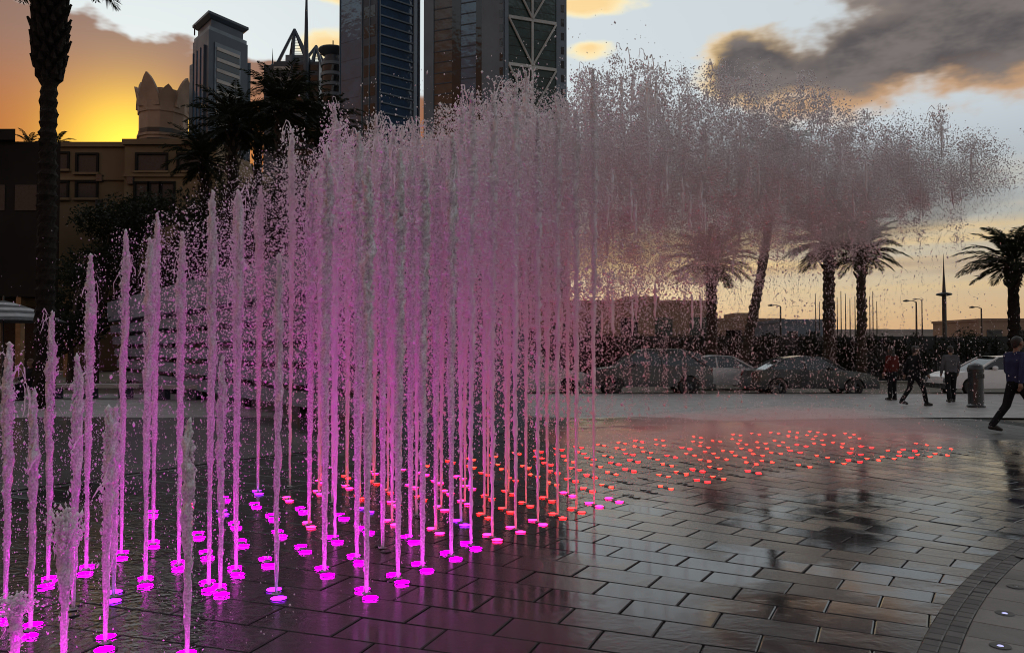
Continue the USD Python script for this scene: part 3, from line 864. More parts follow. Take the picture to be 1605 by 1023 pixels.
def palm(name, base, h, rad, length, nf, seed, label, lean=(0, 0), trunk_top=1.0, droop=1.5, group=None, boots=True, leafmat='palm_leaf', curve=0.0):
    rng = np.random.default_rng(seed)
    base = np.asarray(base, float)
    T = thing(name, base, label=label, cat='palm tree', group=group)
    k = max(16, int(h / .14)); z = np.linspace(-.1, h, k); t = np.clip(z / h, 0, 1)
    cx = lean[0] * t + curve * np.sin(t * math.pi); cy = lean[1] * t
    ring = 1 + .10 * np.where(np.arange(k) % 2, 1, -1) + rng.normal(0, .05, k)
    r = rad * (1.18 - .25 * t + .22 * np.exp(-((t - 1) / .07) ** 2)) * trunk_top ** t * ring
    n = 12; ang = np.arange(n) / n * 2 * np.pi
    rr = r[:, None] * (1 + rng.normal(0, .07, (k, n)))
    v = np.stack([cx[:, None] + np.cos(ang + .26 * np.arange(k)[:, None]) * rr, cy[:, None] + np.sin(ang + .26 * np.arange(k)[:, None]) * rr, np.repeat(z[:, None], n, 1)], -1).reshape(-1, 3)
    f = np.array([[i * n + j, i * n + (j + 1) % n, (i + 1) * n + (j + 1) % n, (i + 1) * n + j] for i in range(k - 1) for j in range(n)])
    mesh('trunk', (v, f), 'dark_bark' if leafmat == 'dark_leaf' else 'bark', T)
    head = np.array([cx[-1], cy[-1], h])
    if boots:                                                 # stubs of old fronds under the crown
        st = []
        for i in range(26):
            a = i * 2.4; zz = h - .12 - i * .035 * max(1, h / 5)
            o = np.array([np.interp(zz, z, cx), np.interp(zz, z, cy), zz])
            d = np.array([math.cos(a), math.sin(a), 0])
            st.append(tube([o + d * rad * .75, o + d * rad * 1.35 + [0, 0, .10], o + d * rad * 1.6 + [0, 0, .26]], [.07, .055, .03], 5))
        mesh('frond_stubs', cat(st), 'bark', T)
    for i in range(nf):
        u = (i + .5) / nf
        az = i * 2.39996 + rng.normal(0, .18)
        el = math.radians(84 - 104 * u ** 1.0 + rng.normal(0, 6))
        L = length * (0.72 + .35 * math.sin(math.pi * min(1, u + .12))) * rng.uniform(.9, 1.1)
        mesh('frond', frond(head + np.array([math.cos(az), math.sin(az), 0]) * rad * .5 + [0, 0, .15 - .3 * u], az, el, L, droop * rng.uniform(.75, 1.15) * (1 - .45 * u), rng, leaf=.21 * length), leafmat, T)
    return T


def gp(px, Y): return (at(px, HY, Y)[0], Y, 0.0)
def zz(py, Y): return z_of(py, Y)


GR = 'date palms along the far side of the road'
palm('date_palm', gp(1116, 39.0), zz(412, 39), .25, 2.35, 46, 1, 'date palm left of the leaning trunk, its crown half veiled by spray', group=GR)
palm('date_palm', gp(1300, 39.4), zz(380, 39.4), .27, 2.75, 50, 2, 'taller of the two overlapping date palms, on the left of the pair', group=GR)
palm('date_palm', gp(1351, 38.2), zz(398, 38.2), .21, 2.15, 44, 3, 'smaller right-hand one of the two overlapping date palms', group=GR)
palm('date_palm', gp(1590, 31.0), zz(412, 31.0), .20, 1.95, 46, 4, 'dark date palm at the right edge of the picture', group=GR, leafmat='dark_leaf')
palm('leaning_palm', gp(1156, 36.0), zz(255, 36), .21, 2.2, 34, 5, 'tall leaning palm whose crown is lost in the water', lean=(2.0, 0.5), trunk_top=.95, curve=.15)

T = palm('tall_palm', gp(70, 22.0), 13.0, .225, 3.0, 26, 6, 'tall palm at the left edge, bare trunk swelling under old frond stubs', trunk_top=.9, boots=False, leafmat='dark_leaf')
rng = np.random.default_rng(44)
st = []
for i in range(120):                                          # the swollen skirt of cut frond bases
    a = i * 2.39996; z_ = 8.9 + 3.6 * i / 120
    o = np.array([0, 0, z_]); d = np.array([math.cos(a), math.sin(a), 0]); s_ = .30 + .16 * min(1, (z_ - 8.8) / .9)
    st.append(tube([o + d * .12, o + d * (s_ * .85) + [0, 0, .14], o + d * s_ * rng.uniform(.95, 1.2) + [0, 0, .42]], [.12, .10, .035], 5))
mesh('frond_stubs', cat(st), 'dark_bark', T)

GL = 'dark palms behind the left-hand jets'
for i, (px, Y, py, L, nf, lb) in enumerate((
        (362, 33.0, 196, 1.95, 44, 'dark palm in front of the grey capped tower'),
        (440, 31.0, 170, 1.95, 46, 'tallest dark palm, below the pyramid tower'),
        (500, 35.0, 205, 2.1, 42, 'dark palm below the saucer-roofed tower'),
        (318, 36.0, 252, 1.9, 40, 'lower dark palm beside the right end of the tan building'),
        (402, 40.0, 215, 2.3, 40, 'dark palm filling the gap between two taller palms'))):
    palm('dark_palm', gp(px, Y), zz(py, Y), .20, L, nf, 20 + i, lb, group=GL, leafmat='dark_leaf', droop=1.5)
palm('distant_palm', gp(85, 75.0), zz(224, 75), .2, 1.5, 22, 31, 'small distant palm showing over the tan roof beside the tall trunk', group='distant palms over the left roofline')
palm('distant_palm', gp(40, 70.0), zz(226, 70), .2, 1.4, 22, 32, 'small distant palm tuft over the dark arcade roof', group='distant palms over the left roofline')


def leaf_cloud(blobs, per, size, rng):
    V, n = [], 0
    for (x, y, z, r) in blobs:
        m = int(per * r * r)
        d = rng.normal(0, 1, (m, 3)); d /= np.linalg.norm(d, axis=1, keepdims=True)
        c = np.array([x, y, z]) + d * r * rng.uniform(.45, 1.05, (m, 1)) * [1, 1, .85]
        a = rng.normal(0, 1, (m, 3)); a /= np.linalg.norm(a, axis=1, keepdims=True)
        b = np.cross(a, rng.normal(0, 1, (m, 3))); b /= np.linalg.norm(b, axis=1, keepdims=True)
        s = size * rng.uniform(.6, 1.3, (m, 1))
        V.append(np.stack([c - a * s, c + b * s * .4, c + a * s, c - b * s * .4], 1).reshape(-1, 3)); n += m
    v = np.vstack(V); k = np.arange(n) * 4
    return v, np.vstack([np.stack([k, k + 1, k + 2], 1), np.stack([k, k + 2, k + 3], 1)])


def tree(name, base, h, spread, seed, label, group=None, catg='tree'):
    rng = np.random.default_rng(seed)
    T = thing(name, base, label=label, cat=catg, group=group)
    limbs = [tube([[0, 0, -.1], [.03, .02, h * .25], [rng.normal(0, .1), rng.normal(0, .1), h * .5]], [.17, .13, .09], 8)]
    blobs = []
    for i in range(11):
        a = i * 2.4 + rng.normal(0, .3); u = rng.uniform(.35, .95); rr = spread * rng.uniform(.35, .9) * math.sin(math.pi * min(.9, max(.2, u)))
        p = np.array([math.cos(a) * rr, math.sin(a) * rr, h * u])
        limbs.append(tube([[0, 0, h * .32], p * [.5, .5, .8], p], [.07, .045, .015], 5))
        blobs.append((*p, spread * rng.uniform(.32, .5)))
    mesh('trunk', cat(limbs), 'bark', T)
    mesh('crown', leaf_cloud(blobs, 420, .11, rng), 'dark_leaf', T)


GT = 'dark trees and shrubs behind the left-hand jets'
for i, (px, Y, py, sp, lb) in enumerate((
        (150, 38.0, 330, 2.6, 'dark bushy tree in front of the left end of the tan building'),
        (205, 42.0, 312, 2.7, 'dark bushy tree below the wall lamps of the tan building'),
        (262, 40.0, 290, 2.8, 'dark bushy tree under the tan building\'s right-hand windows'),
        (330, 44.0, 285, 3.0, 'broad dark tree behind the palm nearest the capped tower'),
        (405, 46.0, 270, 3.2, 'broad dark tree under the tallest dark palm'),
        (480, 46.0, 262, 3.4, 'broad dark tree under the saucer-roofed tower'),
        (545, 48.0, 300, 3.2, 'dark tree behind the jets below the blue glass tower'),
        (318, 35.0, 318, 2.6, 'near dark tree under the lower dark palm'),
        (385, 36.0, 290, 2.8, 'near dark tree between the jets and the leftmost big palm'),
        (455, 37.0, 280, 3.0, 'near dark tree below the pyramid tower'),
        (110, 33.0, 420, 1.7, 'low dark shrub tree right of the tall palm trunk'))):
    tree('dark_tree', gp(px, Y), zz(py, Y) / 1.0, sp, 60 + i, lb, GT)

rng = np.random.default_rng(77)
places = ['left of the spray-veiled date palm', 'beside the spray-veiled date palm', 'under the leaning palm', 'right of the leaning trunk', 'left of the twin palms', 'between the twin palms', 'right of the twin palms', 'left of the pointed mast', 'right of the pointed mast', 'beside the right-edge palm', 'behind the white car']
for i, px in enumerate((930, 1010, 1075, 1150, 1215, 1262, 1325, 1395, 1440, 1520, 1570)):
    h = zz(rng.uniform(511, 523), 40.2); base = np.array(gp(px, 40.2))
    T = thing('hedge_shrub', base, label=f'dark uneven hedge shrub against the fence, {places[i]}', cat='shrub', group='hedge shrubs along the dark fence')
    bl = [(rng.normal(0, .8), rng.normal(0, .15), h * u, rng.uniform(.38, .62)) for u in (.25, .35, .5, .55, .68, .78, .82)]
    mesh('stem', cat([tube([[0, 0, -.05], [b[0] * .4, 0, b[2] * .5], [b[0], b[1], b[2]]], [.05, .035, .012], 5) for b in bl]), 'dark_bark', T)
    mesh('foliage', leaf_cloud(bl, 700, .075, rng), 'dark_leaf', T)

# ------------------------------------------------------------------ cars
import manifold3d as m3


def man(m):
    k = m.to_mesh(); return np.array(k.vert_properties[:, :3], float), np.array(k.tri_verts, int)


def extruded(poly, w, cuts=()):
    """Side profile (x, z) extruded across the car, from -w to w in y; cuts: wheel arches (x, z, r)."""
    q = np.asarray(poly, float)
    if (q[:, 0] * np.roll(q[:, 1], -1) - q[:, 1] * np.roll(q[:, 0], -1)).sum() < 0: q = q[::-1]
    cs = m3.CrossSection([q])
    for (x, z, r) in cuts: cs = cs - m3.CrossSection.circle(r, 28).translate((x, z))
    m = m3.Manifold.extrude(cs, 2 * w, 10)
    v, f = man(m.refine_to_length(.28))
    return np.c_[v[:, 0], w - v[:, 2], v[:, 1]], f


def car(name, loc, rz, label, paint, L, H, lower, cabin, wheels, wr=.32, W=.88, roof=None, tail=-1):
    """lower, cabin: side profiles; x runs forward, z up. tail: x sign of the rear."""
    T = thing(name, loc, rz, label=label, cat='car', group='cars standing on the road')
    def shape(v, tumble):
        v = v.copy(); e = np.abs(v[:, 0]) / (L / 2)
        v[:, 1] *= 1 - .13 * np.clip(e, 0, 1) ** 5
        v[:, 1] *= 1 - tumble * np.clip(v[:, 2] - .62, 0, 1) - .10 * np.clip(.42 - v[:, 2], 0, 1)
        return v
    v, f = extruded(lower, W, [(x, wr, wr + .06) for x in wheels]); mesh('body', (shape(v, .10), f), paint, T, smooth=35)
    v, f = extruded(cabin, W - .05); g_ = (shape(v, .30), f)
    mesh('cabin_glass', g_, 'black_glass', T, smooth=35)
    # roof skin and pillars, proud of the glass
    c = np.asarray(cabin, float); ztop = c[:, 1].max()
    rf = roof or [p for p in cabin if p[1] > ztop - .10]
    xs = sorted(p[0] for p in rf)
    n = 9; X_ = np.linspace(xs[0] - .04, xs[-1] + .04, n)
    zt_ = np.interp(X_, [p[0] for p in sorted(rf)], [p[1] for p in sorted(rf)])
    hw = (W - .05) * (1 - .30 * np.clip(zt_ - .62, 0, 1)) - .01
    V = []
    for i in range(n):
        for y in (-1, -.93, 0, .93, 1): V.append([X_[i], y * hw[i], zt_[i] + (.022 if abs(y) < .95 else -.03) + (.012 if y == 0 else 0)])
    F = [[i * 5 + j, (i + 1) * 5 + j, (i + 1) * 5 + j + 1, i * 5 + j + 1] for i in range(n - 1) for j in range(4)]
    mesh('roof', (np.array(V), np.array(F)), paint, T, smooth=40)
    cb = sorted([p for p in cabin], key=lambda p: p[0])
    def side(p, y):
        return [p[0], y * (W - .045) * (1 - .30 * max(0, p[1] - .62)), p[1]]
    low0, low1 = cb[0], cb[-1]
    for y in (-1, 1):
        a0, a1 = low0, (xs[0], zt_[0]); b0, b1 = low1, (xs[-1], zt_[-1])
        for p, q in ((a0, a1), (b0, b1), (lerp(low0, low1, .5), lerp(a1, b1, .5))):
            mesh('pillar', tube([side(p, y), side(lerp(p, q, .5), y), side(q, y)], [.045, .04, .035], 6), paint, T, smooth=True)
        mp = side(lerp(low0, low1, .80 if tail < 0 else .20), y)
        mesh('mirror', lathe([(.01, -.07), (.085, -.05), (.10, .02), (.07, .07), (.005, .08)], 10, (mp[0], mp[1] + y * .12, mp[2] + .08)), paint, T, smooth=True)
        for k in (.36, .62): hp = side(lerp(low0, low1, k), y); mesh('door_handle', box(hp[0] - .09, hp[0] + .09, hp[1] + y * .05 - .015, hp[1] + y * .05 + .015, hp[2] - .14, hp[2] - .115), 'steel', T)
        for xw in wheels:
            y0 = y * (W - .11)
            t = lathe([(wr * .60, -.10), (wr * .92, -.11), (wr, -.07), (wr, .07), (wr * .92, .11), (wr * .60, .10)], 28)[0]
            ff = lathe([(1, 0)] * 6, 28)[1]
            w_ = mesh('wheel', (np.c_[t[:, 0] + xw, y0 + t[:, 2], t[:, 1] + wr], ff), 'rubber', T, smooth=40)
            parts = []
            t2, f2 = lathe([(wr * .60, .06), (wr * .55, .07), (wr * .52, .03)], 24); parts.append((np.c_[t2[:, 0] + xw, y0 + y * t2[:, 2], t2[:, 1] + wr], f2))
            for k in range(5):
                a = k * 2 * np.pi / 5
                parts.append(tube([[xw, y0 + y * .07, wr], [xw + math.cos(a) * wr * .57, y0 + y * .06, wr + math.sin(a) * wr * .57]], [.045, .03], 5))
            mesh('rim', cat(parts), 'rim_metal', w_, smooth=30)
    lo = np.asarray(lower); zl = lambda x: np.interp(x, *zip(*sorted((p[0], p[1]) for p in lower if p[1] > .5)))
    for e, nm, mt in ((tail, 'tail_light', 'red_lens'), (-tail, 'headlight', 'clear_lens')):
        x = e * (L / 2 - .10); zt2 = float(zl(x))
        for y in (-1, 1): mesh(nm, lathe([(.01, -.14), (.10, -.10), (.12, 0), (.10, .10), (.01, .14)], 10, (x, y * W * .74, zt2 - .16)), mt, T, smooth=True)
    for e in (-1, 1): mesh('bumper', box(e * L / 2 - .10, e * L / 2 + .04, -W * .80, W * .80, .26, .44), 'black_paint', T)
    return T


SEDAN_L = [(-2.30, .30), (-2.32, .62), (-2.22, .92), (-1.55, .98), (.95, .95), (1.85, .84), (2.22, .68), (2.30, .45), (2.25, .27)]
SEDAN_C = [(-1.80, .94), (-1.05, 1.36), (-.35, 1.445), (.30, 1.40), (1.12, .93)]
SUV_L = [(-2.25, .36), (-2.28, .70), (-2.18, 1.08), (-1.4, 1.10), (1.05, 1.08), (1.92, .98), (2.22, .78), (2.28, .50), (2.22, .34)]
SUV_C = [(-2.12, 1.06), (-1.88, 1.55), (-1.2, 1.685), (.10, 1.69), (.45, 1.62), (1.20, 1.06)]


def road(px, Y): return (at(px, HY, Y)[0], Y, -.106)


car('parked_car', road(1014, 29.9), 180, 'dark four-wheel drive with a pale roof line, left of the dark saloon', 'charcoal_paint', 4.55, 1.69, SUV_L, SUV_C, (-1.36, 1.38), .36)
car('parked_car', road(1130, 33.0), 0, 'grey saloon behind the four-wheel drive, only its pale bonnet line showing', 'silver_paint', 4.6, 1.45, SEDAN_L, SEDAN_C, (-1.38, 1.36))
car('parked_car', road(1266, 29.9), 0, 'black saloon with a bright windscreen edge, in the middle of the row', 'black_paint', 4.6, 1.45, SEDAN_L, SEDAN_C, (-1.38, 1.36))
car('parked_car', road(1560, 30.2), 180, 'white car behind the black bin at the right edge', 'white_paint', 4.6, 1.45, SEDAN_L, SEDAN_C, (-1.38, 1.36))
car('parked_car', road(835, 30.5), 0, 'silver saloon half hidden behind the man among the falling water', 'silver_paint', 4.6, 1.45, SEDAN_L, SEDAN_C, (-1.38, 1.36))
car('parked_car', road(655, 33.0), 180, 'maroon four-wheel drive dimly seen through the dense jets', 'maroon_paint', 4.55, 1.69, SUV_L, SUV_C, (-1.36, 1.38), .36)


# ------------------------------------------------------------------ people
def ball(p, r): return m3.Manifold.sphere(float(r), 14).translate(tuple(map(float, p)))


def bone(a, b, ra, rb): return m3.Manifold.batch_hull([ball(a, ra), ball(b, rb)])


def fleshed(bones, edge=.03, it=6):
    m = m3.Manifold.batch_boolean(bones, m3.OpType.Add)
    v, f = man(m.refine_to_length(edge))
    t = trimesh.Trimesh(v, f, process=True)
    trimesh.smoothing.filter_taubin(t, iterations=it)
    return np.array(t.vertices), np.array(t.faces)


def person(name, loc, rz, label, shirt, trousers, hair='hair', H=1.75, stride=.0, arms=(.1, -.1), sit=False, lean=0.0, long_hair=False, robe=False, sleeve=True, slim=1.0):
    """A clothed figure facing +y before it is turned by rz; stride: half the step in metres; arms: swing of each arm in metres."""
    T = thing(name, loc, rz, label=label, cat='person')
    S = H / 1.75
    hip = np.array([0, 0, .93]) if not sit else np.array([0, 0, .50])
    V = lambda *a: np.array(a, float)
    ch = hip + V(0, lean * .30 + .0, .36); nk = hip + V(0, lean * .48 + .01, .56); hd = nk + V(0, .035 + lean * .1, .165)
    J = {}
    for s, k in ((-1, 0), (1, 1)):
        sh = hip + V(s * .185 * slim, lean * .44, .50)
        st = stride * (1 if k else -1)
        if sit:
            kn = hip + V(s * .11, .43, .0); an = V(s * .12, hip[1] + .42, .085)
        else:
            kn = hip + V(s * .095, st * .55 + abs(st) * .14 + .02, -.44 + abs(st) * .05); an = V(s * .10, st * 1.05 - (.05 if st < 0 else 0), .085 + (.07 if st < -.1 else 0))
        el = sh + V(s * .06, arms[k] * .5 - .03, -.29); wr = el + V(s * .01, arms[k] * .7 + .07, -.24 + abs(arms[k]) * .25)
        if sit: el = sh + V(s * .06, .10, -.26); wr = el + V(-s * .04, .22, -.06)
        J[k] = (sh, el, wr, hip + V(s * .09, 0, -.02), kn, an)
    B, C, P, SH = [], [], [], []
    B += [bone(hip, ch, .085, .09), bone(ch, nk, .085, .055), bone(nk - V(0, 0, .03), hd - V(0, .01, .05), .055, .058)]
    # head: skull, jaw, nose, ears, brow
    B += [m3.Manifold.batch_hull([ball(hd + V(0, -.012, .035), .092), ball(hd + V(0, .03, .0), .075), ball(hd + V(0, .045, -.075), .042)]),
          bone(hd + V(0, .098, .01), hd + V(0, .118, -.028), .010, .014), ball(hd + V(-.088, 0, -.01), .022), ball(hd + V(.088, 0, -.01), .022),
          bone(hd + V(-.03, .088, -.062), hd + V(.03, .088, -.062), .010, .010), bone(hd + V(-.045, .088, .03), hd + V(.045, .088, .03), .012, .012)]
    C += [m3.Manifold.batch_hull([ball(hip + V(-.075, 0, .02), .105), ball(hip + V(.075, 0, .02), .105), ball(ch + V(-.09 * slim, .01, .02), .112), ball(ch + V(.09 * slim, .01, .02), .112)]),
          m3.Manifold.batch_hull([ball(ch + V(-.09 * slim, .01, .0), .112), ball(ch + V(.09 * slim, .01, .0), .112), ball(J[0][0], .062), ball(J[1][0], .062), ball(nk - V(0, 0, .03), .062)])]
    for k, s in ((0, -1), (1, 1)):
        sh, el, wr, hj, kn, an = J[k]
        B += [bone(sh, el, .050, .040), bone(el, wr, .040, .027)]
        if sleeve: C += [bone(sh, el, .066, .054), bone(el, wr - (wr - el) * .08, .054, .042)]
        else: C += [bone(sh, lerp(sh, el, .65), .066, .060)]
        d = unit(wr - el); pal = wr + d * .065
        B.append(bone(wr, pal, .026, .034))
        nrm = unit(np.cross(d, V(1, 0, 0))) if abs(d[0]) < .9 else V(0, 1, 0)
        for q in range(4):                                    # fingers, slightly curled
            b0 = pal + d * .022 + nrm * (-.027 + .018 * q); ln = (.066, .076, .072, .056)[q]
            b1 = b0 + d * ln * .55 - V(s, 0, 0) * .006; b2 = b1 + d * ln * .4 - V(s, 0, 0) * .02
            B += [bone(b0, b1, .0095, .0085), bone(b1, b2, .0085, .007)]
        t0 = wr + d * .025 - nrm * .024; B += [bone(t0, t0 + d * .035 - nrm * .026, .013, .011), bone(t0 + d * .035 - nrm * .026, t0 + d * .07 - nrm * .028, .011, .009)]
        B += [bone(hj, kn, .080, .055), bone(kn, an, .053, .036)]
        P += [m3.Manifold.batch_hull([ball(hip + V(s * .06, 0, .03), .108), ball(hj, .098)]), bone(hj, kn, .098, .074), bone(kn, an + V(0, 0, .0), .073, .060)]
        if robe: pass
        toe = an + V(0, .16, -.045 if an[2] < .1 else -.085); heel = an + V(0, -.045, -.045)
        B.append(m3.Manifold.batch_hull([ball(an, .040), ball(toe, .026), ball(heel, .032)]))
        SH.append(m3.Manifold.batch_hull([ball(an + V(0, .01, -.01), .052), ball(toe + V(-.02, 0, 0), .036), ball(toe + V(.02, 0.0, 0), .036), ball(heel, .040)]))
    P.append(m3.Manifold.batch_hull([ball(hip + V(-.07, 0, .04), .104), ball(hip + V(.07, 0, .04), .104), ball(hip + V(0, 0, -.05), .11)]))
    if robe: C.append(m3.Manifold.batch_hull([ball(hip + V(-.08, 0, .05), .125), ball(hip + V(.08, 0, .05), .125), ball(V(-.15, J[0][5][1] * .8, .16), .12), ball(V(.15, J[1][5][1] * .8, .16), .12)]))
    sc = lambda g_: (g_[0] * S, g_[1])
    mesh('body', sc(fleshed(B, .025, 4)), 'skin', T, smooth=True)
    mesh('shirt' if not robe else 'robe', sc(fleshed(C)), shirt, T, smooth=True)
    mesh('trousers', sc(fleshed(P)), trousers, T, smooth=True)
    for q in SH: mesh('shoe', sc(fleshed([q], .03, 2)), 'shoe_leather', T, smooth=True)
    hb = [m3.Manifold.batch_hull([ball(hd + V(0, -.022, .048), .095), ball(hd + V(0, .03, .072), .062), ball(hd + V(0, -.055, -.03), .062)])]
    if long_hair: hb.append(m3.Manifold.batch_hull([ball(hd + V(0, -.04, .02), .09), ball(hd + V(-.05, -.05, -.19), .05), ball(hd + V(.05, -.05, -.19), .05)]))
    mesh('hair', sc(fleshed(hb, .03, 3)), hair, T, smooth=True)
    for s in (-1, 1): mesh('eye', sc(lathe([(.001, -.008), (.009, -.004), (.009, .004), (.001, .008)], 8, hd + V(s * .033, .101, .012))), 'hair', T, smooth=True)
    return T


def feet(px, py): p = on_ground(px, py); return (p[0], p[1], .003)


person('person', feet(1594, 679), -80, 'man in a dark blue shirt and black trousers striding along the right edge', 'navy_cloth', 'black_cloth', stride=.36, arms=(.16, -.16), H=1.80, slim=1.1)
person('person', feet(1434, 636), -78, 'person in black walking, in front of the one in a red top', 'black_cloth', 'black_cloth', stride=.30, arms=(-.15, .15), H=1.66)
person('person', feet(1399, 627), 20, 'person in a dark red top standing just left of the walker in black', 'red_cloth', 'black_cloth', H=1.64, arms=(.05, .05), long_hair=True)
person('person', feet(1491, 630), -12, 'person in grey beside the white car, left of the black bin', 'grey_cloth', 'black_cloth', H=1.66, arms=(.04, .1), stride=.1)
person('person', feet(811, 640), 165, 'man seen through the falling water, brown trousers showing below the spray', 'blue_cloth', 'khaki_cloth', H=1.78, stride=.12, arms=(.08, -.08))
person('person', (at(50, HY, 25.4)[0], 25.4, .003), 160, 'person with auburn hair sitting on the bench near the striped parasol', 'black_cloth', 'black_cloth', hair='auburn_hair', H=1.66, sit=True, long_hair=True)

# ------------------------------------------------------------------ street furniture
p = on_ground(1530, 638)
T = thing('litter_bin', (p[0], p[1], .003), label='tall black litter bin with a flared foot, beside the white car', cat='litter bin')
mesh('shell', lathe([(.235, 0), (.235, .05), (.20, .09), (.19, .95), (.205, .97), (.205, 1.02)], 24), 'black_paint', T, smooth=35)
mesh('lid', lathe([(.21, 1.022), (.215, 1.06), (.17, 1.16), (.06, 1.21), (.001, 1.215)], 24), 'dark_steel', T, smooth=35)
mesh('opening', box(-.12, .12, -.208, -.186, .80, .92), 'shade_opening', T)

T = thing('monument_mast', (at(1481, HY, 60)[0], 60, 0), label='slender pointed mast with a small cross disc, right of the twin palms', cat='mast')
zc = zz(461, 60)
mesh('shaft', lathe([(.24, 0), (.24, .6), (.17, .8), (.15, zc - .3), (.13, zc + .2), (.05, zz(425, 60)), (.012, zz(398, 60))], 12), 'dark_steel', T, smooth=30)
mesh('cross_disc', lathe([(.15, zc - .16), (.52, zc - .07), (.56, zc), (.50, zc + .06), (.15, zc + .14)], 20), 'dark_steel', T, smooth=30)
for px, Y, py, lb in ((1437, 78, 473, 'street lamp with a short arm, left of the pointed mast'), (1446, 110, 470, 'more distant street lamp just right of a nearer one'), (1539, 84, 483, 'street lamp by the blocky building at the right edge'), (1224, 80, 480, 'street lamp left of the twin palms, before the low greenish building')):
    h = zz(py, Y); T = thing('street_lamp', (at(px, HY, Y)[0], Y, 0), label=lb, cat='street lamp')
    mesh('pole', lathe([(.13, 0), (.12, 1), (.07, h)], 8), 'dark_steel', T, smooth=40)
    mesh('arm', tube([[0, 0, h - .02], [-.35, 0, h + .12], [-.8, 0, h + .12]], [.05, .045, .04], 5), 'dark_steel', T)
    mesh('lamp_head', tube([[-.7, 0, h + .10], [-.95, 0, h + .11], [-1.25, 0, h + .08]], [.07, .13, .06], 6), 'dark_steel', T)
for i, (px, py) in enumerate(((1279, 462), (1285, 474), (1313, 468), (1319, 458), (1326, 462), (1333, 470), (1341, 466), (1364, 466), (1369, 458), (1375, 474))):
    h = zz(py, 88)
    T = thing('flagpole', (at(px, HY, 88)[0], 88, 0), label=f'thin bare flagpole among the cluster near the twin palms, {nth(i + 1)} from the left', cat='flagpole', group='bare flagpoles near the twin palms')
    mesh('pole', lathe([(.075, 0), (.06, h * .6), (.035, h)], 7), 'dark_steel', T, smooth=40)
    mesh('ball', lathe([(.01, h), (.08, h + .06), (.01, h + .13)], 8), 'steel', T, smooth=True)

# benches and parasol at the left
for i, (x0, x1, Y, lb) in enumerate(((-260, 48, 26.6, 'long low stone bench at the left edge, behind the nearest jets'), (60, 226, 26.2, 'pale stone bench left of the slatted pavilion'), (232, 330, 25.5, 'short stone bench before the slatted pavilion'))):
    a, b = at(x0, HY, Y)[0], at(x1, HY, Y)[0]
    T = thing('stone_bench', ((a + b) / 2, Y, .002), label=lb, cat='bench', group='stone benches at the left')
    w = (b - a) / 2; n = max(2, round(2 * w / 1.1))
    for k in range(n):
        x = -w + 2 * w * k / n; mesh('seat_slab', slab_top(np.array([[x + .004, -.32], [x + 2 * w / n - .004, -.32], [x + 2 * w / n - .004, .32], [x + .004, .32]]), .47, .012, .12), 'pale_concrete', T)
    for k in range(n):
        x = -w + 2 * w * (k + .5) / n; mesh('foot', box(x - .14, x + .14, -.22, .22, 0, .348), 'dark_cladding', T)
T = thing('parasol', (at(4, HY, 24)[0], 24, .002), label='dark parasol with white stripes at the left edge', cat='parasol')
R0, n = 1.75, 8
for i in range(n):
    a0, a1 = i * 2 * np.pi / n, (i + 1) * 2 * np.pi / n
    rs = np.linspace(.08, R0, 8)
    for j in range(7):
        zf = lambda r: 3.05 - .62 * (r / R0) ** 1.25
        pts = [[rs[j] * math.cos(a0), rs[j] * math.sin(a0), zf(rs[j])], [rs[j + 1] * math.cos(a0), rs[j + 1] * math.sin(a0), zf(rs[j + 1])], [rs[j + 1] * math.cos(a1), rs[j + 1] * math.sin(a1), zf(rs[j + 1])], [rs[j] * math.cos(a1), rs[j] * math.sin(a1), zf(rs[j])]]
        top_ = np.array(pts); v = np.vstack([top_, top_ - [0, 0, .012]])
        mesh('canopy_stripe', (v, np.array([[0, 1, 2, 3], [7, 6, 5, 4], [0, 4, 5, 1], [1, 5, 6, 2], [2, 6, 7, 3], [3, 7, 4, 0]])), 'white_cloth' if j % 2 else 'dark_cloth', T)
    mesh('rib', tube([[0, 0, 2.98], [R0 * math.cos(a0), R0 * math.sin(a0), 2.40]], .014, 5), 'dark_steel', T)
mesh('pole', lathe([(.03, 0), (.03, 3.1), (.015, 3.2)], 10), 'dark_steel', T, smooth=40)
mesh('base', lathe([(.32, 0), (.32, .06), (.06, .10), (.05, .3)], 20), 'dark_steel', T, smooth=30)

# ------------------------------------------------------------------ the fountain: nozzles with lamps, water jets, falling water
OCT_V = np.array([[1, 0, 0], [-1, 0, 0], [0, 1, 0], [0, -1, 0], [0, 0, 1], [0, 0, -1]], float)
OCT_F = np.array([[0, 2, 4], [2, 1, 4], [1, 3, 4], [3, 0, 4], [2, 0, 5], [1, 2, 5], [3, 1, 5], [0, 3, 5]])


def drops(pos, size, rng, stretch=1.6, jag=0.14):
    """One small faceted drop at every position."""
    n = len(pos)
    s = size[:, None, None] * np.stack([rng.uniform(.7, 1.2, n), rng.uniform(.7, 1.2, n), rng.uniform(.9, stretch, n)], 1)[:, None, :]
    v = (OCT_V[None] * (1 + rng.normal(0, jag, (n, 6, 1)))) * s
    tilt = rng.normal(0, 0.16, (n, 2))
    v[:, :, 0] += v[:, :, 2] * tilt[:, None, 0]; v[:, :, 1] += v[:, :, 2] * tilt[:, None, 1]
    v = v + pos[:, None]
    f = OCT_F[None] + (np.arange(n) * 6)[:, None, None]
    return v.reshape(-1, 3), f.reshape(-1, 3)


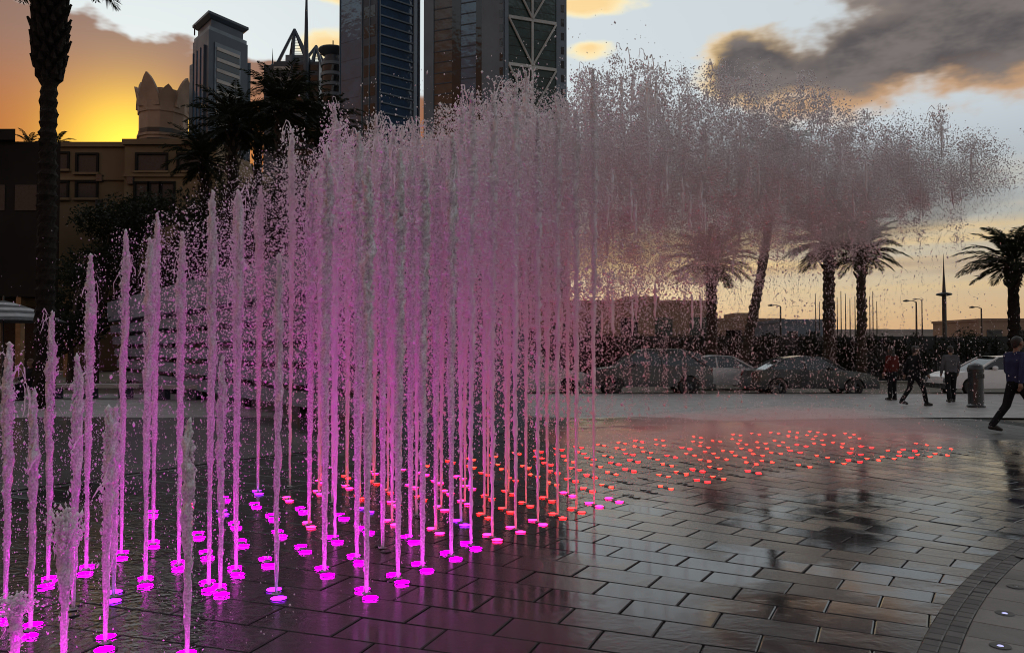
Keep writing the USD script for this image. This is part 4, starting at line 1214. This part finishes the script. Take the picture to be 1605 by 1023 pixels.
def column(H, seed, z0=0.0, wide=1.0, n=12, step=0.028, rag=1.0):
    """A jet of water: a thin clear stem that swells into lumpy foam and ends in a ragged point."""
    k = max(8, int((H - z0) / step))
    z = np.linspace(z0, H, k); t = np.clip(z / H, 0, 1)
    one = lambda a, sc: meshkit.fbm(np.c_[z * sc, np.full(k, seed * 3.17 + a), np.full(k, 0.5)], 3, seed)
    r = ((0.013 if H < 3.5 else 0.009) + 0.034 * t ** 0.9 * wide) * (0.62 + 0.78 * one(0.0, 7.0))
    r *= np.sqrt(np.clip((H - z) / (0.30 + 0.04 * H), 0.0, 1)) * 0.93 + 0.07
    if z0 > 0: r *= np.sqrt(np.clip((z - z0) / 0.4, 0.02, 1))
    cx, cy = (one(5.0, 2.2) - 0.5) * 0.10 * t, (one(9.0, 2.2) - 0.5) * 0.10 * t
    ang = np.arange(n) / n * 2 * np.pi
    d = np.stack([np.cos(ang), np.sin(ang)], -1)
    P = np.stack([np.repeat(d[None, :, 0], k, 0), np.repeat(d[None, :, 1], k, 0), np.repeat(z[:, None], n, 1)], -1)
    q = np.stack([P[..., 0] * 2.2, P[..., 1] * 2.2, P[..., 2] * 17.0], -1)
    nz = meshkit.fbm(q + seed * 7.3, 3, seed + 3)
    amp = ((0.25 if H < 3.5 else 0.75) + 1.0 * t[:, None]) * rag
    rr = r[:, None] * np.clip(1 + (nz - 0.47) * 2.0 * amp, 0.2, 2.4)
    v = np.stack([cx[:, None] + P[..., 0] * rr, cy[:, None] + P[..., 1] * rr, P[..., 2] + (nz - 0.5) * 0.05 * t[:, None]], -1).reshape(-1, 3)
    f = np.array([[i * n + j, i * n + (j + 1) % n, (i + 1) * n + (j + 1) % n, (i + 1) * n + j] for i in range(k - 1) for j in range(n)])
    return v, f


def strands(H, rng, m, spread=0.10, drop=0.35):
    """Ligaments thrown off the top of a jet, curling over and breaking up."""
    out = []
    for _ in range(m):
        a, z = rng.uniform(0, 2 * np.pi), H - abs(rng.normal(0, 0.30)) - 0.02
        up, go = rng.uniform(0.02, 0.16), rng.uniform(0.4, 1.0) * spread
        s = np.linspace(0, 1, 7)
        rad = 0.035 + go * s * 1.3
        zz = z + up * np.sin(s * 2.4) - drop * rng.uniform(0.2, 0.8) * s ** 3
        aa = a + s * rng.normal(0, 0.7)
        pts = np.c_[np.cos(aa) * rad, np.sin(aa) * rad, zz] + rng.normal(0, 0.006, (7, 3))
        out.append(tube(pts, np.array([.010, .007, .005, .007, .004, .006, .002]) * rng.uniform(.5, 1.1), 4))
    return out


def spray(H, rng, m, sig=(0.05, 0.11), lo=0.0, size=(0.0038, 0.45)):
    t = lo + (1 - lo) * rng.beta(2.2, 1.25, m)
    s = sig[0] + (sig[1] - sig[0]) * t
    pos = np.c_[rng.normal(0, 1, m) * s, rng.normal(0, 1, m) * s, t * H * 1.01]
    far = np.linalg.norm(pos[:, :2], axis=1, keepdims=True); lim = 0.155
    pos[:, :2] *= np.where(far > lim, lim * rng.uniform(.3, 1.0, far.shape) / np.maximum(far, 1e-6), 1.0)
    sz = rng.lognormal(math.log(size[0]), size[1], m).clip(0.0018, 0.021)
    return drops(pos, sz, rng), far


def sheath(H, rng, per_m, wide, tip=.45, thin=.0):
    """Foam broken to grains round a jet: dense along the upper stem, running out to a point at the top."""
    m = int(per_m * H)
    t = thin + (1 - thin) * rng.beta(2.4, 1.0, m)
    r = (0.007 + 0.029 * t ** 1.0) * wide
    top = np.clip((H - t * H) / tip, 0, 1) ** .7
    wav = meshkit.fbm(np.c_[t * H * 6.0, np.full(m, per_m * .01 + wide), np.full(m, H)], 3, int(H * 10))
    r = r * (.5 + 1.0 * wav) * (top * .95 + .05)
    a = rng.uniform(0, 2 * np.pi, m); q = np.abs(rng.normal(0.85, 0.38, m))
    pos = np.c_[np.cos(a) * r * q, np.sin(a) * r * q, t * H]
    sz = rng.lognormal(math.log(0.0072), 0.40, m).clip(0.003, 0.017) * (.55 + .6 * t)
    return drops(pos, sz, rng, 1.6, .2)


JETS = []                                                     # (height, class)
for i, (H, m, wide) in enumerate(((0.8, 200, 1.25), (1.3, 330, 1.1), (1.3, 360, .9), (1.9, 620, 1.0), (1.9, 560, 1.1), (2.5, 900, 1.05), (2.5, 850, 1.15), (3.2, 1900, 1.2), (3.2, 1700, 1.25), (3.9, 1100, 1.2), (3.9, 1100, 1.1), (4.6, 1400, 1.2), (4.6, 1400, 1.1), (5.2, 1600, 1.2), (5.2, 1600, 1.2))):
    r_ = np.random.default_rng(100 + i)
    cls = klass(f'class_full_jet_{i:03d}')
    hi = H > 3.5
    bulb = []
    if H < 1.0:
        p_ = r_.normal(0, 1, (420, 3)) * [.045, .045, .055] + [0, 0, H - .10]
        bulb = [drops(p_, r_.lognormal(math.log(.008), .4, 420).clip(.003, .018), r_)]
    col_ = column(H * .985, 20 + i, wide=wide * (.62 if not hi else .50), rag=1.25)
    foam_ = bulb + [sheath(H, r_, 560 if not hi else 300, wide, .35 + .06 * H)] + strands(H, r_, 4 if not hi else 7, 0.07 if not hi else 0.085, .25)
    fall_ = spray(H, r_, m, (0.04, 0.085 if H < 2.2 else 0.115 if not hi else 0.12), lo=.0 if not hi else .12, size=(0.0030, .45) if not hi else (.0072, .4))[0]
    if hi:
        mesh('foaming_water', cat([col_, fall_] + foam_), 'water_drops', cls, smooth=True, kind='stuff')
    else:
        mesh('water_column', col_, 'water_foam', cls, smooth=True)
        mesh('foam_and_spray', cat([fall_] + foam_), 'water_drops', cls, smooth=True, kind='stuff')
    JETS.append((H, cls))

# jets whose feed has just been shut: the water hangs above with a thread of drops below
PLUMES = []
for i, (z0, z1, m, k) in enumerate(((1.6, 5.2, 1500, 1), (2.0, 5.3, 1500, 1), (3.0, 5.45, 1500, 0), (3.3, 5.5, 1450, 0), (3.1, 5.45, 1500, 0), (3.7, 5.4, 1300, 0), (3.8, 5.35, 1250, 0), (3.9, 5.3, 1100, 0), (4.1, 5.3, 950, 0))):
    r_ = np.random.default_rng(200 + i)
    cls = klass(f'class_shut_jet_{i:03d}')
    parts = []
    for q in range(3 if k else 1):                            # torn lengths of the column
        a = r_.uniform(z0 + 0.3, max(z0 + 0.4, z1 - 0.8)); b = min(z1, a + r_.uniform(0.3, 0.7))
        v, f = column(b, 60 + i * 5 + q, a, .8, 7, 0.035, 1.6)
        parts.append((v * [0.6, 0.6, 1] + [r_.normal(0, 0.05), r_.normal(0, 0.05), 0], f))
    st = strands(z1, r_, 9, 0.085, 0.30)
    nb = 9                                                     # clumps, thickest near the top, drawn out below
    cz = z0 + (z1 - z0) * r_.beta(1.9, 1.0, nb); cz[0] = z1 - .08; cz[1] = z1 - .25
    which = r_.integers(0, nb, m)
    off = r_.normal(0, .075, (nb, 2)); sg = r_.uniform(.03, .085, nb)
    z = cz[which] - r_.exponential(.16, m) + r_.normal(0, .06, m)
    xy_ = off[which] + r_.normal(0, 1, (m, 2)) * sg[which][:, None]
    sz = r_.lognormal(math.log(0.0068), 0.45, m).clip(0.0025, 0.018)
    thread = 110
    pos = np.vstack([np.c_[xy_.clip(-.19, .19), np.minimum(z, z1 + .05)], np.c_[r_.normal(0, 0.012, thread), r_.normal(0, 0.012, thread), r_.uniform(0.02, z0 + 0.4, thread)]])
    sz = np.r_[sz, r_.uniform(0.003, 0.008, thread)]
    mesh('foaming_water', cat(parts + st + [drops(pos, sz, r_, 1.7)]), 'water_drops', cls, smooth=True, kind='stuff')
    PLUMES.append(((z0, z1), cls))

# nozzle fittings: two lamps and a spout on a base plate
LENS = 0.060
PAIR = np.array([0.41, -0.91]) * 0.105
NOZ = {}
for nm in ('magenta', 'violet', 'pink', 'red', 'salmon', 'unlit'):
    cls = klass(f'class_nozzle_{nm}')
    LENS = .052 if nm in ('magenta', 'violet') else .046 if nm == 'pink' else .038 if nm == 'red' else .030
    for s in (-1, 1):
        o = (PAIR[0] * s, PAIR[1] * s)
        h = mesh('lamp_collar', lathe([(LENS + 0.014, 0.0), (LENS + 0.011, 0.0025), (LENS + 0.002, 0.003), (LENS + .001, 0.001)], 18, (o[0], o[1], 0)), 'dark_steel', cls, smooth=30)
        mesh('lamp_lens', disc(LENS, 0.0032, 10, o), 'clear_lens' if nm == 'unlit' else nm + '_lamp', cls)
    mesh('spout', lathe([(0.030, 0.0008), (0.034, 0.004), (0.024, 0.010), (0.016, 0.010), (0.015, 0.002)], 14), 'steel', cls, smooth=30)
    NOZ[nm] = cls


def top_of(th):
    """Height of the water over the ring, by the angle along it."""
    return float(np.interp(th, [100, 105, 110, 115, 120, 125, 130, 135, 140, 145, 150, 155, 158, 160, 163, 168], [5.1, 5.2, 5.25, 5.35, 5.5, 5.6, 5.45, 5.15, 4.85, 4.4, 3.9, 3.3, 2.75, 2.3, 1.6, 1.2]))


def rim_of(x, y):
    """The most a jet standing at (x, y) may rise: the water's outline falls away towards the near end."""
    px = CX + FPX * x / y
    py = np.interp(px, [0, 30, 60, 90, 130, 195, 236, 332, 400, 460, 600, 740], [540, 560, 545, 490, 400, 362, 335, 250, 220, 168, 145, 118])
    return float(CAMH + (HY - py) / FPX * y)


def lamp_colour(th, r):
    u = r.random()
    if th > 152: return 'magenta' if u < 0.97 else 'violet'
    if th > 146: return 'magenta' if u < 0.5 else 'violet' if u < 0.54 else 'pink'
    if th > 138: return 'pink' if u < 0.62 else 'red'
    if th > 126: return 'red' if u < 0.55 else 'salmon'
    return 'salmon' if u < 0.85 else 'red' if u < 0.993 else 'magenta'


rng = np.random.default_rng(5)
ROWS = [12.55, 13.12, 13.69, 14.26, 14.83, 15.40, 15.97]
# the near end, jet by jet: (base px, base py, top py)
NEAR = [(48, 988, 612), (165, 1008, 640), (115, 955, 560), (75, 912, 490), (135, 893, 400), (190, 870, 362), (240, 853, 335), (178, 935, 640), (8, 965, 540), (24, 1065, 930), (100, 1050, 800), (293, 1035, 660), (228, 912, 375), (280, 886, 365), (327, 918, 300), (370, 895, 305), (345, 925, 560), (433, 931, 400)]
spots = []
for px, py, top in sorted(NEAR):
    p = on_ground(px, py)
    spots.append((p[0], p[1], CAMH + (HY - top) / FPX * p[1], 170.0, 'near'))
for r, R in enumerate(ROWS):
    for k in range(34):
        th = 156.9 - 1.6 * k + (0.25 if r % 2 else 0.0)
        if th < 105.5: continue
        x, y = polar(R, th) + rng.normal(0, 0.012, 2)
        dry = (r > 4 and th > 147.5) or (r in (2, 3, 4) and th > 148.5 and rng.random() < .28)    # lamp alight, no water
        if any((x - s[0]) ** 2 + (y - s[1]) ** 2 < 0.24 ** 2 for s in spots if s[4] == 'near'): continue
        spots.append((x, y, -1.0 if dry else top_of(th) * rng.uniform(0.86, 1.03), th, r))
for r in range(3, 7):                                          # the rear rows of the near end
    for th in (158.5, 160.1, 161.7):
        x, y = polar(ROWS[r], th)
        if any((x - s[0]) ** 2 + (y - s[1]) ** 2 < 0.3 ** 2 for s in spots): continue
        if r > 4: spots.append((x, y, top_of(th) * rng.uniform(0.8, 1.0), th, r))
ROWNAME = ['front row', 'second row', 'third row', 'middle row', 'fifth row', 'sixth row', 'rearmost row']
count = {}
spots = [s for s in spots if s[3] > 103 and not (s[4] in (5, 6) and s[3] > 153.5) and CX + FPX * s[0] / s[1] > -60]
for x, y, H, th, row in spots:
    if row != 'near' and x < -.3 and H > 0:
        H = min(H, rim_of(x, y) * rng.uniform(.84, 1.0))
    k = count[row] = count.get(row, 0) + 1
    r_ = np.random.default_rng(int(abs(x) * 7919 + y * 104729) & 0xFFFFFF)
    if row == 'near': col = 'magenta' if r_.random() < 0.93 else 'violet'
    th_ = math.degrees(math.atan2(y - CEN[1], x - CEN[0]))
    if row == 'near': row_name = 'near left end'
    else: row_name, col = ROWNAME[row], lamp_colour(th_, r_)
    if r_.random() < (0.06 if th_ > 140 else .22): col = 'unlit'
    cname = {'unlit': 'unlit', 'magenta': 'magenta-lit', 'violet': 'violet-lit', 'pink': 'pink-lit', 'red': 'red-lit', 'salmon': 'salmon-lit'}[col]
    spots_label = f'{nth(k)} from the left in the {row_name}' if row != 'near' else None
    copy_of(NOZ[col], 'fountain_nozzle', (x, y, 0.003), 0, label=(f'{cname} twin-lamp nozzle in wet paving, {spots_label}' if spots_label else f'{cname} twin-lamp nozzle at the near left end, {nth(k)} from the left'), cat='fountain nozzle', group='nozzle fittings set in the fountain floor')
    lbl = f'jet of water, {spots_label}' if spots_label else f'at the near left end, {nth(k)} from the left'
    if H < 0: continue
    if row == 3 and 131 < th_ < 147: continue                 # its water is lost among the rows before and behind it
    if th_ > 139.5:
        c = [(abs(h - H) + r_.uniform(0, 0.25), h, cl) for h, cl in JETS]; _, h, cl = min(c, key=lambda q: q[0])
        tall = 'short' if H < 1.5 else 'tall' if H > 3 else 'waist-high' if H < 2 else 'head-high'
        tone = 'magenta' if th_ > 157 else 'lilac' if th_ > 148 else 'mauve'
        copy_of(cl, 'water_jet', (x, y, 0.008), r_.uniform(0, 360), ((.78, .78, H / h) if row == 'near' else (1, 1, H / h)), label=f'{tall} {tone} {lbl}' if spots_label else f'{tall} {tone} jet of water {lbl}', cat='water jet', group='water jets of the fountain')
    else:
        if th_ > 131: pool = PLUMES[:2]
        elif th_ > 121: pool = PLUMES[1:5]
        elif th_ > 113: pool = PLUMES[2:7]
        else: pool = PLUMES[5:]
        if row in (1, 3, 5) and th_ < 131: continue
        (z0, z1), cl = pool[r_.integers(len(pool))]
        copy_of(cl, 'water_jet', (x, y, 0.008), r_.uniform(0, 360), (1, 1, H / z1 * r_.uniform(.93, 1.03)), label=f'{"rosy" if th_ > 120 else "grey"} plume hanging over a shut {lbl[:3]} nozzle, {spots_label}', cat='water jet', group='plumes of water hanging above shut jets')

# loose drops: raining back below the hanging water, veiling the tall jets, flying clear of the near ones
TET_V = np.array([[1, 1, 1], [1, -1, -1], [-1, 1, -1], [-1, -1, 1]], float) * .8
TET_F = np.array([[0, 1, 2], [0, 3, 1], [0, 2, 3], [1, 3, 2]])


def droplets(pos, size, rng):
    """The finest drops, four faces each."""
    n = len(pos)
    q = rng.normal(0, 1, (n, 4)); q /= np.linalg.norm(q, axis=1, keepdims=True)
    w, x, y, z = q.T
    M = np.stack([1 - 2 * (y * y + z * z), 2 * (x * y - z * w), 2 * (x * z + y * w), 2 * (x * y + z * w), 1 - 2 * (x * x + z * z), 2 * (y * z - x * w), 2 * (x * z - y * w), 2 * (y * z + x * w), 1 - 2 * (x * x + y * y)], 1).reshape(n, 3, 3)
    v = np.einsum('nij,kj->nki', M, TET_V) * size[:, None, None] + pos[:, None]
    return v.reshape(-1, 3), (TET_F[None] + (np.arange(n) * 4)[:, None, None]).reshape(-1, 3)


n = 24000
th = 143 - 46 * rng.beta(1.1, 1.25, n); R = rng.uniform(12.0, 16.9, n)
xy = polar(R, th); z = np.abs(rng.uniform(0.05, 1.0, n)) ** 0.8 * (np.interp(th, [97, 104, 143], [4.4, 4.6, 5.0]))
keep = rng.random(n) < np.interp(th, [97, 101, 110, 143], [0.12, 0.35, 0.9, 1.0])
pos = np.c_[xy, z][keep]
sz = rng.lognormal(math.log(0.0050), 0.45, len(pos)).clip(0.002, 0.014)
mesh('falling_drops', drops(pos, sz, rng, 1.9), 'water_drops', smooth=True, label='loose drops raining down below the hanging water on the right', cat='water drops', kind='stuff')
n = 5200
th = rng.uniform(140, 166, n); R = rng.uniform(12.3, 16.4, n)
xy = polar(R, th); z = rng.beta(1.2, 1.9, n) * np.array([top_of(t) for t in th]) * .92
sz = rng.lognormal(math.log(0.0026), 0.4, n).clip(0.0013, 0.006)
mesh('flying_drops', drops(np.c_[xy, z], sz, rng, 1.5), 'water_drops', smooth=True, label='fine drops flying between the tall lilac jets on the left', cat='water drops', kind='stuff')


def veil(n, t0, t1, zlo, zhi, size, sd):
    """Drops through the thickness of the water between two angles; zlo, zhi: curves over the angle; clumped round the jets and in shreds."""
    th = rng.uniform(t1, t0, n); R = rng.uniform(12.2, 16.3, n)
    lo, hi = np.interp(th, *zlo), np.interp(th, *zhi)
    xy = polar(R, th); z = lo + (hi - lo) * rng.beta(1.5, 1.05, n)
    shred = meshkit.fbm(np.c_[xy * 1.9, z * 1.7], 3, 17)
    edge = np.clip((hi - z) / .5, 0, 1)
    keep = rng.random(n) < np.clip((shred - .30 - .16 * (1 - edge)) * 4.2, 0.03, 1)
    sz = rng.lognormal(math.log(size), sd, n).clip(size * .4, size * 2.6)
    return np.c_[xy, z][keep], sz[keep]


A_ = [98, 102, 108, 116, 124, 132, 140, 147, 153]
HI = (A_, [4.9, 5.1, 5.1, 5.25, 5.4, 5.15, 4.55, 3.75, 2.7])
pos, sz = veil(250000, 152, 101.5, (A_, [4.2, 4.1, 3.85, 3.4, 2.9, 1.9, 1.2, 1.2, 1.2]), HI, 0.0062, 0.42)
mesh('water_veil', droplets(pos, sz, rng), 'water_drops', smooth=True, label='thick veil of broken water along the top of the fountain', cat='water drops', kind='stuff')
pos, sz = veil(150000, 150, 102.5, (A_, [3.9, 3.6, 3.2, 2.6, 2.1, 1.4, .9, .9, .9]), (A_, [4.8, 4.9, 4.9, 5.0, 5.1, 5.0, 4.5, 3.9, 3.2]), 0.0036, 0.35)
mesh('fine_spray', droplets(pos, sz, rng), 'water_drops', smooth=True, label='finest spray hanging like smoke below the top of the water', cat='water drops', kind='stuff')


def mist(t0, t1, half, zc, hz, seed, nR=28, nT=60):
    """A closed bank of spray that follows the ring; ragged rim, thinning to its edges."""
    th = np.linspace(t0, t1, nT); a = np.arange(nR) / nR * 2 * np.pi
    v = []
    for i, t in enumerate(th):
        e = math.sqrt(max(0.0, 1 - (2 * i / (nT - 1) - 1) ** 8)) * 0.98 + 0.02
        q = np.c_[np.cos(a) * 1.1 + t * 0.55, np.sin(a) * 1.1, np.full(nR, seed)]
        w = e * (0.62 + 0.75 * meshkit.fbm(q * 1.7, 3, seed))
        Rr = 14.2 + half * w * np.cos(a)
        zz = np.interp(t, *zc) + np.interp(t, *hz) * w * np.sin(a)
        v.append(np.c_[polar(Rr, t), np.maximum(zz, 0.12)])
    v = np.vstack(v)
    f = [[i * nR + j, i * nR + (j + 1) % nR, (i + 1) * nR + (j + 1) % nR, (i + 1) * nR + j] for i in range(nT - 1) for j in range(nR)]
    f = np.array(f); f = np.vstack([f[:, [0, 1, 2]], f[:, [0, 2, 3]]])
    k = len(v); v = np.vstack([v, v[:nR].mean(0), v[-nR:].mean(0)])
    f = np.vstack([f, [[k, (j + 1) % nR, j] for j in range(nR)], [[k + 1, (nT - 1) * nR + j, (nT - 1) * nR + (j + 1) % nR] for j in range(nR)]])
    m = trimesh.Trimesh(v, f, process=False); m.fix_normals()
    return np.array(m.vertices), np.array(m.faces)


g = G()
MAT['spray_mist'] = g.mat('/World/Looks/spray_mist', volume=g.n('principled_volume', 'volume', color=(1.0, 0.97, 0.96), density=0.24, anisotropy=0.45))
mesh('spray_mist', mist(140, 99, 2.0, ([99, 110, 125, 140], [4.3, 4.2, 3.9, 3.3]), ([99, 110, 125, 140], [0.5, 0.85, 1.2, 1.2]), 3), 'spray_mist', smooth=True, label='soft bank of fine mist drifting among the falling water', cat='mist', kind='stuff')

mesh('low_mist', mist(131, 104, 2.2, ([104, 131], [.26, .22]), ([104, 116, 131], [.26, .40, .25]), 8), 'spray_mist', smooth=True, label='thin pale mist lying over the far right lamps', cat='mist', kind='stuff')
